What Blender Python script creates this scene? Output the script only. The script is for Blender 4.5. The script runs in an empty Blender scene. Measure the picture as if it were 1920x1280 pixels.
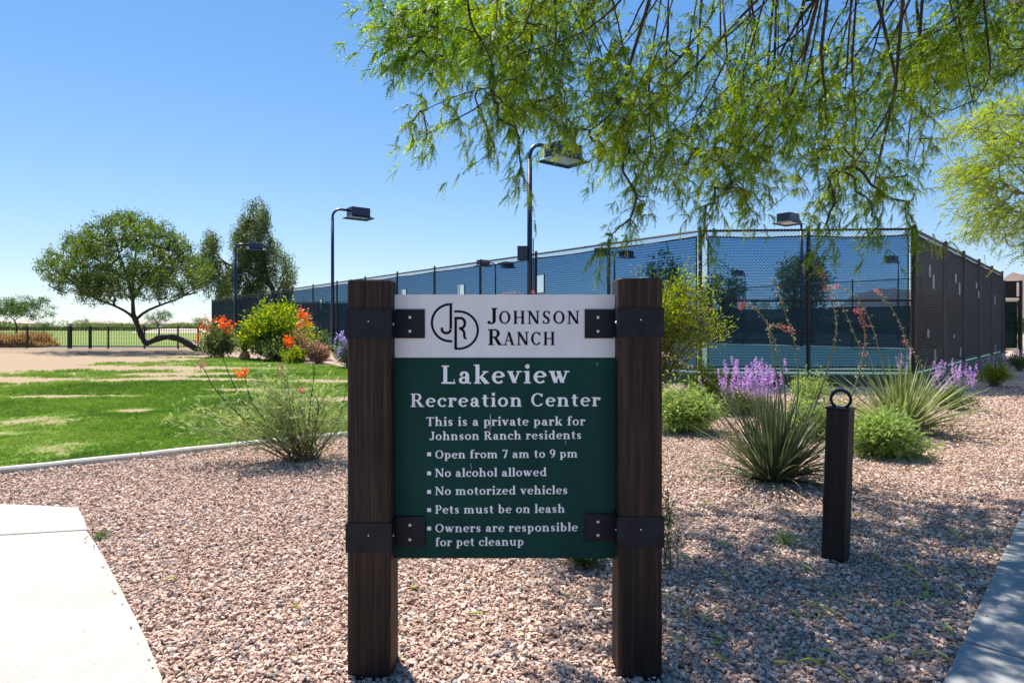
import bpy, bmesh, math, random
import numpy as np
from mathutils import Vector, Matrix

rng = np.random.default_rng(7)
random.seed(7)
F = 1150.0; HZ = 610.0; EYE = 1.55          # lens in photo pixels, horizon row, eye height
R = math.radians

# ------------------------------------------------------------------ camera, sky, sun
sc = bpy.context.scene
cam = bpy.data.cameras.new('camera'); camo = bpy.data.objects.new('camera', cam)
sc.collection.objects.link(camo); sc.camera = camo
cam.sensor_width = 36.0; cam.lens = 36.0 * F / 1920.0
cam.shift_y = -30.0 / 1920.0
cam.clip_end = 6000; cam.clip_start = 0.05
camo.location = (0, 0, EYE); camo.rotation_euler = (R(90), 0, 0)

SUN_EL = 57.0; SUN_DIR = (-0.50, 0.87)
az = math.atan2(SUN_DIR[0], SUN_DIR[1])
w = bpy.data.worlds.new('World'); sc.world = w; w.use_nodes = True
nt = w.node_tree; nt.nodes.clear()
sky = nt.nodes.new('ShaderNodeTexSky'); sky.sky_type = 'NISHITA'; sky.sun_disc = False
sky.sun_elevation = R(SUN_EL); sky.sun_rotation = az % (2 * math.pi)
sky.altitude = 400; sky.air_density = 1.0; sky.dust_density = 0.05; sky.ozone_density = 4.0
bgn = nt.nodes.new('ShaderNodeBackground'); bgn.inputs[1].default_value = 0.106
wo = nt.nodes.new('ShaderNodeOutputWorld')
hsv = nt.nodes.new('ShaderNodeHueSaturation'); hsv.inputs['Saturation'].default_value = 1.32; hsv.inputs['Hue'].default_value = .508
# clear desert air: the band along the horizon stays blue instead of glaring
den = nt.nodes.new('ShaderNodeVectorMath'); den.operation = 'MULTIPLY_ADD'; den.inputs[1].default_value = (.112, .10, .090); den.inputs[2].default_value = (.72, .71, .70)
dv = nt.nodes.new('ShaderNodeVectorMath'); dv.operation = 'DIVIDE'
nt.links.new(sky.outputs[0], den.inputs[0]); nt.links.new(sky.outputs[0], dv.inputs[0]); nt.links.new(den.outputs[0], dv.inputs[1])
nt.links.new(dv.outputs[0], hsv.inputs['Color']); nt.links.new(hsv.outputs[0], bgn.inputs[0]); nt.links.new(bgn.outputs[0], wo.inputs[0])
sun = bpy.data.lights.new('sun', 'SUN'); sun.energy = 5.0; sun.angle = R(0.5); sun.color = (1.0, 0.95, 0.88)
suno = bpy.data.objects.new('sun', sun); sc.collection.objects.link(suno)
ce = math.cos(R(SUN_EL)); n_ = math.hypot(*SUN_DIR)
sdir = Vector((SUN_DIR[0] / n_ * ce, SUN_DIR[1] / n_ * ce, math.sin(R(SUN_EL))))
suno.rotation_euler = sdir.to_track_quat('Z', 'Y').to_euler()
suno.location = (0, 0, 30)
sc.view_settings.view_transform = 'Standard'; sc.view_settings.look = 'None'
sc.view_settings.exposure = 0.88; sc.view_settings.gamma = 1.0
sc.render.engine = 'CYCLES'
sc.cycles.transparent_max_bounces = 24
sc.cycles.max_bounces = 8

# ------------------------------------------------------------------ helpers
def W(px, py, Y):                            # photo point at a chosen distance -> place
    return np.array([(px - 960) / F * Y, Y, EYE - (py - HZ) / F * Y])
def Gp(px, py):                              # photo point on the flat ground -> place
    Y = EYE * F / (py - HZ); return ((px - 960) / F * Y, Y)

class MB:
    def __init__(s): s.v = []; s.f = []; s.n = 0; s.arr = []
    def add(s, verts, faces):
        s.v.extend([tuple(map(float, p)) for p in verts]); s.f.extend([tuple(i + s.n for i in f) for f in faces]); s.n += len(verts)
    def box(s, lo, hi):
        x0, y0, z0 = lo; x1, y1, z1 = hi
        s.add([(x0, y0, z0), (x1, y0, z0), (x1, y1, z0), (x0, y1, z0), (x0, y0, z1), (x1, y0, z1), (x1, y1, z1), (x0, y1, z1)],
              [(0, 3, 2, 1), (4, 5, 6, 7), (0, 1, 5, 4), (1, 2, 6, 5), (2, 3, 7, 6), (3, 0, 4, 7)])
    def obox(s, c, ax, ay, az_, hx, hy, hz):  # oriented box
        c, ax, ay, az_ = map(np.array, (c, ax, ay, az_)); V = []
        for k in (-1, 1):
            for i, j in ((-1, -1), (1, -1), (1, 1), (-1, 1)): V.append(c + ax * hx * i + ay * hy * j + az_ * hz * k)
        s.add(V, [(0, 3, 2, 1), (4, 5, 6, 7), (0, 1, 5, 4), (1, 2, 6, 5), (2, 3, 7, 6), (3, 0, 4, 7)])
    def tube(s, pts, rad, n=6, cap=True):
        pts = [np.array(p, float) for p in pts]
        if not hasattr(rad, '__len__'): rad = [rad] * len(pts)
        V = []; m = len(pts); u = None
        for i, p in enumerate(pts):
            d = pts[min(i + 1, m - 1)] - pts[max(i - 1, 0)]; d = d / (np.linalg.norm(d) + 1e-9)
            if u is None:
                a = np.array([0, 0, 1.0]) if abs(d[2]) < .9 else np.array([1.0, 0, 0])
                u = np.cross(d, a)
            else: u = u - d * np.dot(u, d)
            u = u / (np.linalg.norm(u) + 1e-9); v = np.cross(d, u)
            for k in range(n):
                t = 2 * math.pi * k / n; V.append(p + (u * math.cos(t) + v * math.sin(t)) * rad[i])
        Fc = [(i * n + k, i * n + (k + 1) % n, (i + 1) * n + (k + 1) % n, (i + 1) * n + k) for i in range(m - 1) for k in range(n)]
        if cap: Fc += [tuple(range(n - 1, -1, -1)), tuple(range((m - 1) * n, m * n))]
        s.add(V, Fc)
    def build(s, name, mat, parent=None, smooth=False):
        me = bpy.data.meshes.new(name); me.from_pydata(s.v, [], s.f); me.update()
        if smooth: me.shade_smooth()
        return link(name, me, mat, parent)

def link(name, me, mat, parent=None):
    if mat is not None and len(me.materials) == 0: me.materials.append(mat)
    o = bpy.data.objects.new(name, me); sc.collection.objects.link(o)
    if parent is not None: o.parent = parent
    return o
def npmesh(name, V, Fc, mat, parent=None):   # V (n,3), Fc (m,k)
    me = bpy.data.meshes.new(name); m, k = Fc.shape
    me.vertices.add(len(V)); me.vertices.foreach_set('co', np.ascontiguousarray(V, np.float32).ravel())
    me.loops.add(m * k); me.loops.foreach_set('vertex_index', np.ascontiguousarray(Fc, np.int32).ravel())
    me.polygons.add(m); me.polygons.foreach_set('loop_start', np.arange(0, m * k, k, dtype=np.int32))
    me.polygons.foreach_set('loop_total', np.full(m, k, np.int32))
    me.update(calc_edges=True)
    return link(name, me, mat, parent)
def tag(o, label=None, cat=None, group=None, kind=None):
    if label: o['label'] = label
    if cat: o['category'] = cat
    if group: o['group'] = group
    if kind: o['kind'] = kind
    return o
def empty(name, loc=(0, 0, 0)):
    o = bpy.data.objects.new(name, None); sc.collection.objects.link(o); o.location = loc; o.empty_display_size = .2
    return o
def at(o, root):                             # parent keeping world-space mesh coordinates
    o.parent = root; o.location = -Vector(root.location); return o

# ------------------------------------------------------------------ materials
def newmat(name):
    m = bpy.data.materials.new(name); m.use_nodes = True
    t = m.node_tree; return m, t, t.nodes['Principled BSDF']
def N(t, typ, **kw):
    n = t.nodes.new(typ)
    for k, v in kw.items(): setattr(n, k, v)
    return n
def ramp(t, stops):
    r = N(t, 'ShaderNodeValToRGB'); e = r.color_ramp.elements
    while len(e) < len(stops): e.new(.5)
    for i, (p, c) in enumerate(stops): e[i].position = p; e[i].color = (*c, 1)
    return r
def noise(t, scale, detail=4, rough=.6, vec=None, coord='Object', mscale=None):
    n = N(t, 'ShaderNodeTexNoise'); n.inputs['Scale'].default_value = scale
    n.inputs['Detail'].default_value = detail; n.inputs['Roughness'].default_value = rough
    if coord == 'World':
        g = N(t, 'ShaderNodeNewGeometry'); src = g.outputs['Position']
    else:
        g = N(t, 'ShaderNodeTexCoord'); src = g.outputs[coord]
    if mscale:
        mp = N(t, 'ShaderNodeMapping'); mp.inputs['Scale'].default_value = mscale
        t.links.new(src, mp.inputs[0]); src = mp.outputs[0]
    t.links.new(src, n.inputs['Vector'])
    return n
def bump(t, b, src, strength=.3, dist=.01):
    n = N(t, 'ShaderNodeBump'); n.inputs['Strength'].default_value = strength; n.inputs['Distance'].default_value = dist
    t.links.new(src, n.inputs['Height']); t.links.new(n.outputs[0], b.inputs['Normal'])
def surf(name, c1, c2, scale=5, rough=.7, metal=0, bs=.2, mscale=None, detail=5, spec=.5, coord='World', bd=.005):
    m, t, b = newmat(name)
    n = noise(t, scale, detail, vec=None, coord=coord, mscale=mscale)
    r = ramp(t, [(.3, c1), (.7, c2)]); t.links.new(n.outputs[0], r.inputs[0]); t.links.new(r.outputs[0], b.inputs['Base Color'])
    b.inputs['Roughness'].default_value = rough; b.inputs['Metallic'].default_value = metal
    b.inputs['Specular IOR Level'].default_value = spec
    if bs: bump(t, b, n.outputs[0], bs, bd)
    return m
def leafmat(name, c1, c2, c3=None, trans=.45, clump=1.2, rough=.5):
    m, t, b = newmat(name)
    g = N(t, 'ShaderNodeNewGeometry')
    n = noise(t, clump, 2, coord='World')
    mx = N(t, 'ShaderNodeMath', operation='MULTIPLY_ADD'); mx.inputs[1].default_value = .45
    ml = N(t, 'ShaderNodeMath', operation='MULTIPLY'); ml.inputs[1].default_value = .85
    t.links.new(n.outputs[0], ml.inputs[0]); t.links.new(g.outputs['Random Per Island'], mx.inputs[0]); t.links.new(ml.outputs[0], mx.inputs[2])
    st = [(.25, c1), (.8, c2)] if c3 is None else [(.25, c1), (.68, c2), (.92, c3)]
    r = ramp(t, st); t.links.new(mx.outputs[0], r.inputs[0]); t.links.new(r.outputs[0], b.inputs['Base Color'])
    b.inputs['Roughness'].default_value = rough; b.inputs['Specular IOR Level'].default_value = .35
    tr = N(t, 'ShaderNodeBsdfTranslucent'); hs = N(t, 'ShaderNodeHueSaturation'); hs.inputs['Value'].default_value = 1.9
    hs.inputs['Hue'].default_value = .485; hs.inputs['Saturation'].default_value = 1.1
    t.links.new(r.outputs[0], hs.inputs['Color']); t.links.new(hs.outputs[0], tr.inputs[0])
    mix = N(t, 'ShaderNodeMixShader'); mix.inputs[0].default_value = trans
    o = t.nodes['Material Output']
    t.links.new(b.outputs[0], mix.inputs[1]); t.links.new(tr.outputs[0], mix.inputs[2]); t.links.new(mix.outputs[0], o.inputs[0])
    return m

M = {}
def wood_mat(name, c1, c2):
    m, t, b = newmat(name)
    n1 = noise(t, 1.0, 6, .65, coord='World', mscale=(95, 95, 2.2))
    n2 = noise(t, 1.0, 3, .5, coord='World', mscale=(22, 22, 1.1))
    n3 = noise(t, 3.0, 4, .6, coord='World')
    ad = N(t, 'ShaderNodeMath', operation='MULTIPLY_ADD'); ad.inputs[1].default_value = .6
    t.links.new(n1.outputs[0], ad.inputs[0])
    m2 = N(t, 'ShaderNodeMath', operation='MULTIPLY'); m2.inputs[1].default_value = .4
    t.links.new(n2.outputs[0], m2.inputs[0]); t.links.new(m2.outputs[0], ad.inputs[2])
    r = ramp(t, [(.40, c1), (.52, tuple(a * .65 + b_ * .35 for a, b_ in zip(c1, c2))), (.62, c2)])
    t.links.new(ad.outputs[0], r.inputs[0])
    mx = N(t, 'ShaderNodeMixRGB', blend_type='MULTIPLY'); mx.inputs[0].default_value = .6
    r3 = ramp(t, [(.35, (.55, .55, .55)), (.65, (1, 1, 1))]); t.links.new(n3.outputs[0], r3.inputs[0])
    t.links.new(r.outputs[0], mx.inputs[1]); t.links.new(r3.outputs[0], mx.inputs[2]); t.links.new(mx.outputs[0], b.inputs['Base Color'])
    b.inputs['Roughness'].default_value = .62; b.inputs['Specular IOR Level'].default_value = .3
    bump(t, b, ad.outputs[0], .9, .004)
    return m
M['wood'] = wood_mat('weathered_timber', (.003, .002, .0016), (.062, .028, .018))
M['wood_b'] = wood_mat('bollard_timber', (.006, .004, .004), (.028, .017, .015))
M['iron'] = surf('black_strap_iron', (.002, .003, .007), (.011, .013, .022), 14, .5, 0, .25, bd=.002, spec=.22)
M['bolt'] = surf('galvanised_bolt', (.45, .45, .44), (.7, .7, .68), 60, .35, .8, .1)
M['crack'] = surf('split_timber', (.004, .003, .002), (.008, .006, .004), 40, .9, 0, 0)
def panel_mat(name, c1, c2):
    m, t, b = newmat(name)
    n = noise(t, 6, 5, .7, coord='World', mscale=(1, 1, .35)); r = ramp(t, [(.3, c1), (.72, c2)])
    t.links.new(n.outputs[0], r.inputs[0]); t.links.new(r.outputs[0], b.inputs['Base Color'])
    b.inputs['Roughness'].default_value = .5; b.inputs['Specular IOR Level'].default_value = .12
    n2 = noise(t, 300, 2, coord='World'); bump(t, b, n2.outputs[0], .08, .001)
    return m
M['green'] = panel_mat('green_panel', (.0018, .034, .029), (.004, .052, .040))
M['silver'] = panel_mat('silver_panel', (.58, .60, .62), (.70, .71, .73))
M['letter'] = panel_mat('silver_lettering', (.74, .76, .78), (.86, .87, .88))
M['black'] = surf('black_lettering', (.003, .003, .007), (.007, .007, .014), 30, .6, 0, 0, spec=.1)
M['fblack'] = surf('black_coated_steel', (.006, .006, .007), (.014, .014, .018), 4, .45, .1, 0)
M['lamp'] = surf('dark_bronze_lamp', (.012, .018, .045), (.025, .035, .075), 2, .4, .1, 0)
M['lens'] = surf('lamp_lens', (.35, .38, .4), (.5, .52, .52), 6, .2, 0, 0)
def conc_mat(name, c1, c2):
    m, t, b = newmat(name)
    n = noise(t, 1.6, 8, .65, coord='World'); rr_ = ramp(t, [(.3, c1), (.7, c2)]); t.links.new(n.outputs[0], rr_.inputs[0])
    n2 = noise(t, 55, 3, .6, coord='World'); r2 = ramp(t, [(.3, (.86, .85, .84)), (.5, (1, 1, 1)), (.75, (1.03, 1.03, 1.03))]); t.links.new(n2.outputs[0], r2.inputs[0])
    v = N(t, 'ShaderNodeTexVoronoi'); v.inputs['Scale'].default_value = 7; g = N(t, 'ShaderNodeNewGeometry'); t.links.new(g.outputs['Position'], v.inputs['Vector'])
    r3 = ramp(t, [(.0, (.35, .27, .2)), (.035, (.6, .5, .42)), (.07, (1, 1, 1))]); t.links.new(v.outputs['Distance'], r3.inputs[0])
    m1 = N(t, 'ShaderNodeMixRGB', blend_type='MULTIPLY'); m1.inputs[0].default_value = 1; t.links.new(rr_.outputs[0], m1.inputs[1]); t.links.new(r2.outputs[0], m1.inputs[2])
    m2 = N(t, 'ShaderNodeMixRGB', blend_type='MULTIPLY'); m2.inputs[0].default_value = .55; t.links.new(m1.outputs[0], m2.inputs[1]); t.links.new(r3.outputs[0], m2.inputs[2])
    t.links.new(m2.outputs[0], b.inputs['Base Color']); b.inputs['Roughness'].default_value = .9; b.inputs['Specular IOR Level'].default_value = .2
    n3 = noise(t, 1, 3, .6, coord='World', mscale=(4, 260, 4)); bump(t, b, n3.outputs[0], .35, .002)
    return m
M['darkbark'] = surf('dark_bough_bark', (.02, .013, .010), (.06, .04, .03), 1, .9, 0, .8, mscale=(14, 14, 4), bd=.02)
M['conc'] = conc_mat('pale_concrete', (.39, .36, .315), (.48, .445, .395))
M['kerb'] = surf('kerb_concrete', (.46, .42, .36), (.6, .56, .49), 6, .9, 0, .3, bd=.004)
M['bark'] = surf('mesquite_bark', (.035, .022, .016), (.11, .075, .055), 1, .9, 0, .8, mscale=(14, 14, 4), bd=.02)
M['twig'] = surf('dark_twig', (.018, .011, .009), (.05, .032, .025), 20, .85, 0, 0)
M['stem'] = surf('plant_stem', (.09, .07, .035), (.20, .15, .09), 20, .8, 0, 0)
M['gstem'] = surf('green_stalk', (.10, .13, .05), (.22, .22, .12), 20, .7, 0, 0)
M['euctrunk'] = surf('pale_bark', (.12, .09, .07), (.25, .2, .16), 5, .9, 0, .3)

# ground materials
def gravel_base():
    m, t, b = newmat('decomposed_gravel')
    v = N(t, 'ShaderNodeTexVoronoi'); v.inputs['Scale'].default_value = 42
    g = N(t, 'ShaderNodeNewGeometry'); t.links.new(g.outputs['Position'], v.inputs['Vector'])
    sp = N(t, 'ShaderNodeSeparateColor'); t.links.new(v.outputs['Color'], sp.inputs[0])
    r = ramp(t, [(0, (.16, .11, .09)), (.3, (.38, .26, .20)), (.6, (.53, .37, .29)), (.85, (.65, .49, .40)), (1, (.3, .28, .29))])
    t.links.new(sp.outputs[0], r.inputs[0])
    n = noise(t, .35, 4, coord='World'); r2 = ramp(t, [(.35, (.82, .8, .8)), (.65, (1.06, 1.04, 1.02))]); t.links.new(n.outputs[0], r2.inputs[0])
    mx = N(t, 'ShaderNodeMixRGB', blend_type='MULTIPLY'); mx.inputs[0].default_value = 1
    t.links.new(r.outputs[0], mx.inputs[1]); t.links.new(r2.outputs[0], mx.inputs[2]); t.links.new(mx.outputs[0], b.inputs['Base Color'])
    b.inputs['Roughness'].default_value = .95; b.inputs['Specular IOR Level'].default_value = .15
    bump(t, b, v.outputs['Distance'], -.8, .02)
    return m
M['gravel'] = gravel_base()
def stone_mat():
    m, t, b = newmat('crushed_stone')
    a = N(t, 'ShaderNodeAttribute'); a.attribute_type = 'INSTANCER'; a.attribute_name = 'rnd'
    r = ramp(t, [(0, (.22, .15, .11)), (.10, (.38, .26, .19)), (.36, (.56, .375, .29)), (.62, (.68, .49, .395)), (.93, (.80, .68, .56)), (.965, (.24, .23, .24)), (.995, (.32, .32, .33))])
    r.color_ramp.interpolation = 'LINEAR'
    t.links.new(a.outputs['Fac'], r.inputs[0])
    n = noise(t, 90, 3, coord='World'); r2 = ramp(t, [(.3, (.75, .73, .72)), (.7, (1.1, 1.08, 1.05))]); t.links.new(n.outputs[0], r2.inputs[0])
    mx = N(t, 'ShaderNodeMixRGB', blend_type='MULTIPLY'); mx.inputs[0].default_value = 1
    t.links.new(r.outputs[0], mx.inputs[1]); t.links.new(r2.outputs[0], mx.inputs[2]); t.links.new(mx.outputs[0], b.inputs['Base Color'])
    b.inputs['Roughness'].default_value = .9; b.inputs['Specular IOR Level'].default_value = .2
    return m
M['stone'] = stone_mat()
M['desert'] = surf('desert_soil', (.26, .20, .13), (.38, .30, .21), .08, .95, 0, 0, detail=6)
M['dirt'] = surf('bare_dirt', (.13, .08, .045), (.37, .26, .16), .8, .95, 0, .4, detail=10, mscale=(.25, 1, 1), bd=.03)
M['golf'] = surf('golf_turf', (.13, .20, .018), (.22, .28, .035), .06, .95, 0, 0, detail=6, mscale=(.3, 1, 1))
M['sand'] = surf('bunker_sand', (.52, .43, .32), (.62, .53, .42), .3, .95, 0, 0)
M['asphalt'] = surf('asphalt', (.04, .04, .045), (.06, .06, .065), 2, .9, 0, 0)
M['hill'] = surf('bare_hill', (.115, .08, .065), (.21, .15, .12), .02, .95, 0, 0, detail=9)
M['courtg'] = surf('green_court_paint', (.03, .085, .062), (.04, .105, .078), .8, .7, 0, 0)
M['courtb'] = surf('blue_court_paint', (.03, .07, .16), (.04, .085, .19), .8, .7, 0, 0)
M['line'] = surf('court_line', (.7, .7, .7), (.8, .8, .8), 3, .7, 0, 0)
M['edge'] = surf('green_painted_curb', (.035, .085, .065), (.07, .14, .11), 4, .6, 0, 0)

def lawn_mat():
    m, t, b = newmat('patchy_lawn')
    a = N(t, 'ShaderNodeAttribute'); a.attribute_name = 'green'
    n = noise(t, 1.3, 6, .7, coord='World'); n2 = noise(t, 40, 3, .6, coord='World', mscale=(1, .4, 1))
    ad = N(t, 'ShaderNodeMath', operation='MULTIPLY_ADD'); ad.inputs[1].default_value = .9
    t.links.new(n.outputs[0], ad.inputs[0]); 
    sb = N(t, 'ShaderNodeMath', operation='SUBTRACT'); sb.inputs[1].default_value = .45
    t.links.new(a.outputs['Fac'], sb.inputs[0]); t.links.new(sb.outputs[0], ad.inputs[2])
    mk = ramp(t, [(.35, (0, 0, 0)), (.6, (1, 1, 1))]); t.links.new(ad.outputs[0], mk.inputs[0])
    gr = ramp(t, [(.3, (.09, .16, .02)), (.7, (.18, .25, .045))]); t.links.new(n2.outputs[0], gr.inputs[0])
    di = ramp(t, [(.3, (.26, .18, .11)), (.7, (.42, .32, .21))]); t.links.new(n2.outputs[0], di.inputs[0])
    mx = N(t, 'ShaderNodeMixRGB'); t.links.new(mk.outputs[0], mx.inputs[0]); t.links.new(di.outputs[0], mx.inputs[1]); t.links.new(gr.outputs[0], mx.inputs[2])
    t.links.new(mx.outputs[0], b.inputs['Base Color']); b.inputs['Roughness'].default_value = .95; b.inputs['Specular IOR Level'].default_value = .1
    bump(t, b, n2.outputs[0], .5, .03)
    return m
M['lawn'] = lawn_mat()

M['mesq'] = leafmat('mesquite_leaf', (.009, .050, .026), (.09, .185, .012), (.36, .45, .014), .55, 1.8)
M['mesq2'] = leafmat('pale_mesquite_leaf', (.08, .14, .012), (.19, .26, .03), (.30, .34, .05), .5, .8)
M['lean'] = leafmat('grey_green_leaf', (.014, .042, .022), (.06, .115, .018), (.17, .22, .025), .4, .9)
M['euc'] = leafmat('drooping_leaf', (.018, .048, .028), (.07, .12, .03), (.20, .18, .06), .4, .6)
M['far'] = leafmat('far_leaf', (.05, .09, .03), (.13, .18, .05), (.20, .24, .08), .3, .25)
M['farD'] = leafmat('far_dark_leaf', (.02, .055, .02), (.08, .15, .025), None, .3, .25)
M['bright'] = leafmat('bright_shrub_leaf', (.04, .09, .012), (.14, .22, .02), (.36, .36, .035), .5, 2.5)
M['dull'] = leafmat('dull_shrub_leaf', (.04, .075, .02), (.11, .16, .045), None, .4, 2.5)
M['fern'] = leafmat('feathery_leaf', (.12, .20, .045), (.28, .38, .11), None, .4, 4)
M['pale'] = leafmat('pale_frond_leaf', (.12, .19, .06), (.24, .33, .12), (.38, .42, .16), .4, 4)
M['blade'] = leafmat('yucca_blade', (.035, .055, .025), (.09, .12, .055), (.17, .19, .09), .15, 6, .4)
M['blade2'] = leafmat('pale_yucca_blade', (.09, .13, .04), (.20, .26, .08), (.36, .38, .17), .2, 5, .45)
M['palm'] = leafmat('spoon_blade', (.03, .055, .012), (.10, .14, .02), None, .2, 3)
M['purple'] = leafmat('purple_petal', (.24, .12, .34), (.44, .25, .52), (.60, .42, .66), .4, 6)
M['laven'] = leafmat('lavender_petal', (.28, .20, .42), (.45, .36, .58), None, .4, 6)
M['orange'] = leafmat('orange_petal', (.50, .045, .012), (.78, .17, .02), (.85, .36, .04), .3, 8)
M['coral'] = leafmat('coral_petal', (.38, .08, .08), (.62, .25, .2), None, .35, 8)
M['pod'] = leafmat('green_seed_pod', (.22, .30, .05), (.42, .46, .12), (.5, .46, .22), .3, 3)
M['dry'] = leafmat('dry_leaf', (.20, .12, .06), (.36, .22, .13), (.42, .30, .18), .3, 4)
M['litter'] = leafmat('dry_litter', (.12, .07, .035), (.34, .24, .12), (.42, .40, .16), .2, 6)
M['reed'] = leafmat('golden_reed', (.28, .18, .06), (.48, .34, .14), None, .3, 1)
M['budcol'] = leafmat('cream_bud', (.30, .24, .12), (.46, .38, .22), (.5, .30, .24), .3, 8)
def grass_mat():
    m, t, b = newmat('grass_blade')
    a = N(t, 'ShaderNodeAttribute'); a.attribute_type = 'INSTANCER'; a.attribute_name = 'rnd'
    r = ramp(t, [(0, (.085, .18, .018)), (.45, (.20, .36, .03)), (.8, (.34, .43, .07)), (1, (.42, .36, .17))]); t.links.new(a.outputs['Fac'], r.inputs[0])
    t.links.new(r.outputs[0], b.inputs['Base Color']); b.inputs['Roughness'].default_value = .6; b.inputs['Specular IOR Level'].default_value = .2
    tr = N(t, 'ShaderNodeBsdfTranslucent'); t.links.new(r.outputs[0], tr.inputs[0])
    mix = N(t, 'ShaderNodeMixShader'); mix.inputs[0].default_value = .4
    t.links.new(b.outputs[0], mix.inputs[1]); t.links.new(tr.outputs[0], mix.inputs[2]); t.links.new(mix.outputs[0], t.nodes['Material Output'].inputs[0])
    return m
M['grass'] = grass_mat()

def screen_mat(name, tint, body, dens):      # woven privacy mesh: open threads let light and view through
    m, t, b = newmat(name)
    g = N(t, 'ShaderNodeNewGeometry'); sx = N(t, 'ShaderNodeSeparateXYZ'); t.links.new(g.outputs['Position'], sx.inputs[0])
    n = noise(t, 2.2, 3, coord='World')
    nz = noise(t, 14, 2, coord='World', mscale=(1, 1, .35))
    # rows of the weave, slightly wavy
    rz = N(t, 'ShaderNodeMath', operation='MULTIPLY_ADD'); rz.inputs[1].default_value = 1.0
    mo = N(t, 'ShaderNodeMath', operation='MULTIPLY'); mo.inputs[1].default_value = .035
    t.links.new(nz.outputs[0], mo.inputs[0]); t.links.new(sx.outputs[2], rz.inputs[0]); t.links.new(mo.outputs[0], rz.inputs[2])
    fr = N(t, 'ShaderNodeMath', operation='MULTIPLY'); fr.inputs[1].default_value = 2 * math.pi / .072
    sn = N(t, 'ShaderNodeMath', operation='SINE'); t.links.new(rz.outputs[0], fr.inputs[0]); t.links.new(fr.outputs[0], sn.inputs[0])
    lw = N(t, 'ShaderNodeLayerWeight'); lw.inputs[0].default_value = .35
    a1 = N(t, 'ShaderNodeMath', operation='MULTIPLY_ADD'); a1.inputs[1].default_value = .27; a1.inputs[2].default_value = dens
    t.links.new(sn.outputs[0], a1.inputs[0])
    a2 = N(t, 'ShaderNodeMath', operation='MULTIPLY_ADD'); a2.inputs[1].default_value = .35
    t.links.new(lw.outputs['Facing'], a2.inputs[0]); t.links.new(a1.outputs[0], a2.inputs[2]); a2.use_clamp = True
    tp = N(t, 'ShaderNodeBsdfTransparent'); tp.inputs[0].default_value = (*tint, 1)
    r = ramp(t, [(.35, tuple(c * .4 for c in body)), (.65, tuple(c * 1.5 for c in body))]); t.links.new(n.outputs[0], r.inputs[0])
    t.links.new(r.outputs[0], b.inputs['Base Color']); b.inputs['Roughness'].default_value = .6; b.inputs['Specular IOR Level'].default_value = .2
    trl = N(t, 'ShaderNodeBsdfTranslucent'); t.links.new(r.outputs[0], trl.inputs[0])
    m0 = N(t, 'ShaderNodeMixShader'); m0.inputs[0].default_value = .35; t.links.new(b.outputs[0], m0.inputs[1]); t.links.new(trl.outputs[0], m0.inputs[2])
    mix = N(t, 'ShaderNodeMixShader'); t.links.new(a2.outputs[0], mix.inputs[0]); t.links.new(tp.outputs[0], mix.inputs[1]); t.links.new(m0.outputs[0], mix.inputs[2])
    t.links.new(mix.outputs[0], t.nodes['Material Output'].inputs[0])
    return m
M['screen'] = screen_mat('blue_black_windscreen', (.23, .42, .66), (.012, .032, .055), .27)
M['screen_r'] = screen_mat('brown_windscreen', (.25, .27, .3), (.040, .032, .026), .50)  # copy of the mesh with its grazing-view darkness put into colour and density
M['screen_f'] = screen_mat('green_windscreen', (.2, .3, .3), (.012, .04, .032), .8)

# ------------------------------------------------------------------ ground and terrain
def sheet(name, pts, z, mat, parent=None):
    bm = bmesh.new(); f = bm.faces.new([bm.verts.new((x, y, z)) for x, y in pts]); bm.normal_update()
    if f.normal.z < 0: f.normal_flip()
    bmesh.ops.triangulate(bm, faces=[f])
    me = bpy.data.meshes.new(name); bm.to_mesh(me); bm.free(); o = link(name, me, mat, parent); return o
g = sheet('ground', [(-3000, -500), (3000, -500), (3000, 4000), (-3000, 4000)], -.10, M['desert']); tag(g, kind='structure')
g = sheet('gravel_bed', [(-16, -4), (30, -4), (34, 34), (10, 60), (-30, 62), (-22, 46), (-13.5, 33.5), (-16, 31.2), (-9.2, 25.5), (-5.8, 22.0), (-1.5, 17), (-.5, 10)], 0, M['gravel']); tag(g, kind='structure')
g = sheet('dirt_field', [(-70, -4), (-15.5, -4), (-.4, 10), (-1.2, 17), (-5.6, 22.0), (-9.0, 25.6), (-15.8, 31.3), (-13, 34), (-21, 45), (-70, 46)], -.02, M['dirt']); tag(g, kind='structure')
g = sheet('golf_course', [(-160, 46.5), (-24, 46.5), (-34, 64), (-20, 100), (30, 190), (-300, 190)], -.05, M['golf']); tag(g, kind='structure')
g = sheet('cart_path', [(-34.6, 43.6), (-24.2, 43.3), (-24, 46.2), (-34, 46.6)], -.012, M['asphalt']); tag(g, kind='structure')
bk = MB(); ctr = W(345, 620, 142)
for ring, (rr, hh) in enumerate(((1, 0), (.75, .45), (.4, .8), (0.05, .9))):
    bk.v += [(ctr[0] + 11 * rr * math.cos(a) * (1 + .1 * math.sin(3 * a)), 140 + 8 * rr * math.sin(a), -.04 + hh) for a in np.linspace(0, 2 * math.pi, 24, endpoint=False)]
bk.f = [(i * 24 + k, i * 24 + (k + 1) % 24, (i + 1) * 24 + (k + 1) % 24, (i + 1) * 24 + k) for i in range(3) for k in range(24)] + [tuple(range(72, 96))]
tag(bk.build('sand_bunker', M['sand'], None, True), kind='structure')

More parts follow.
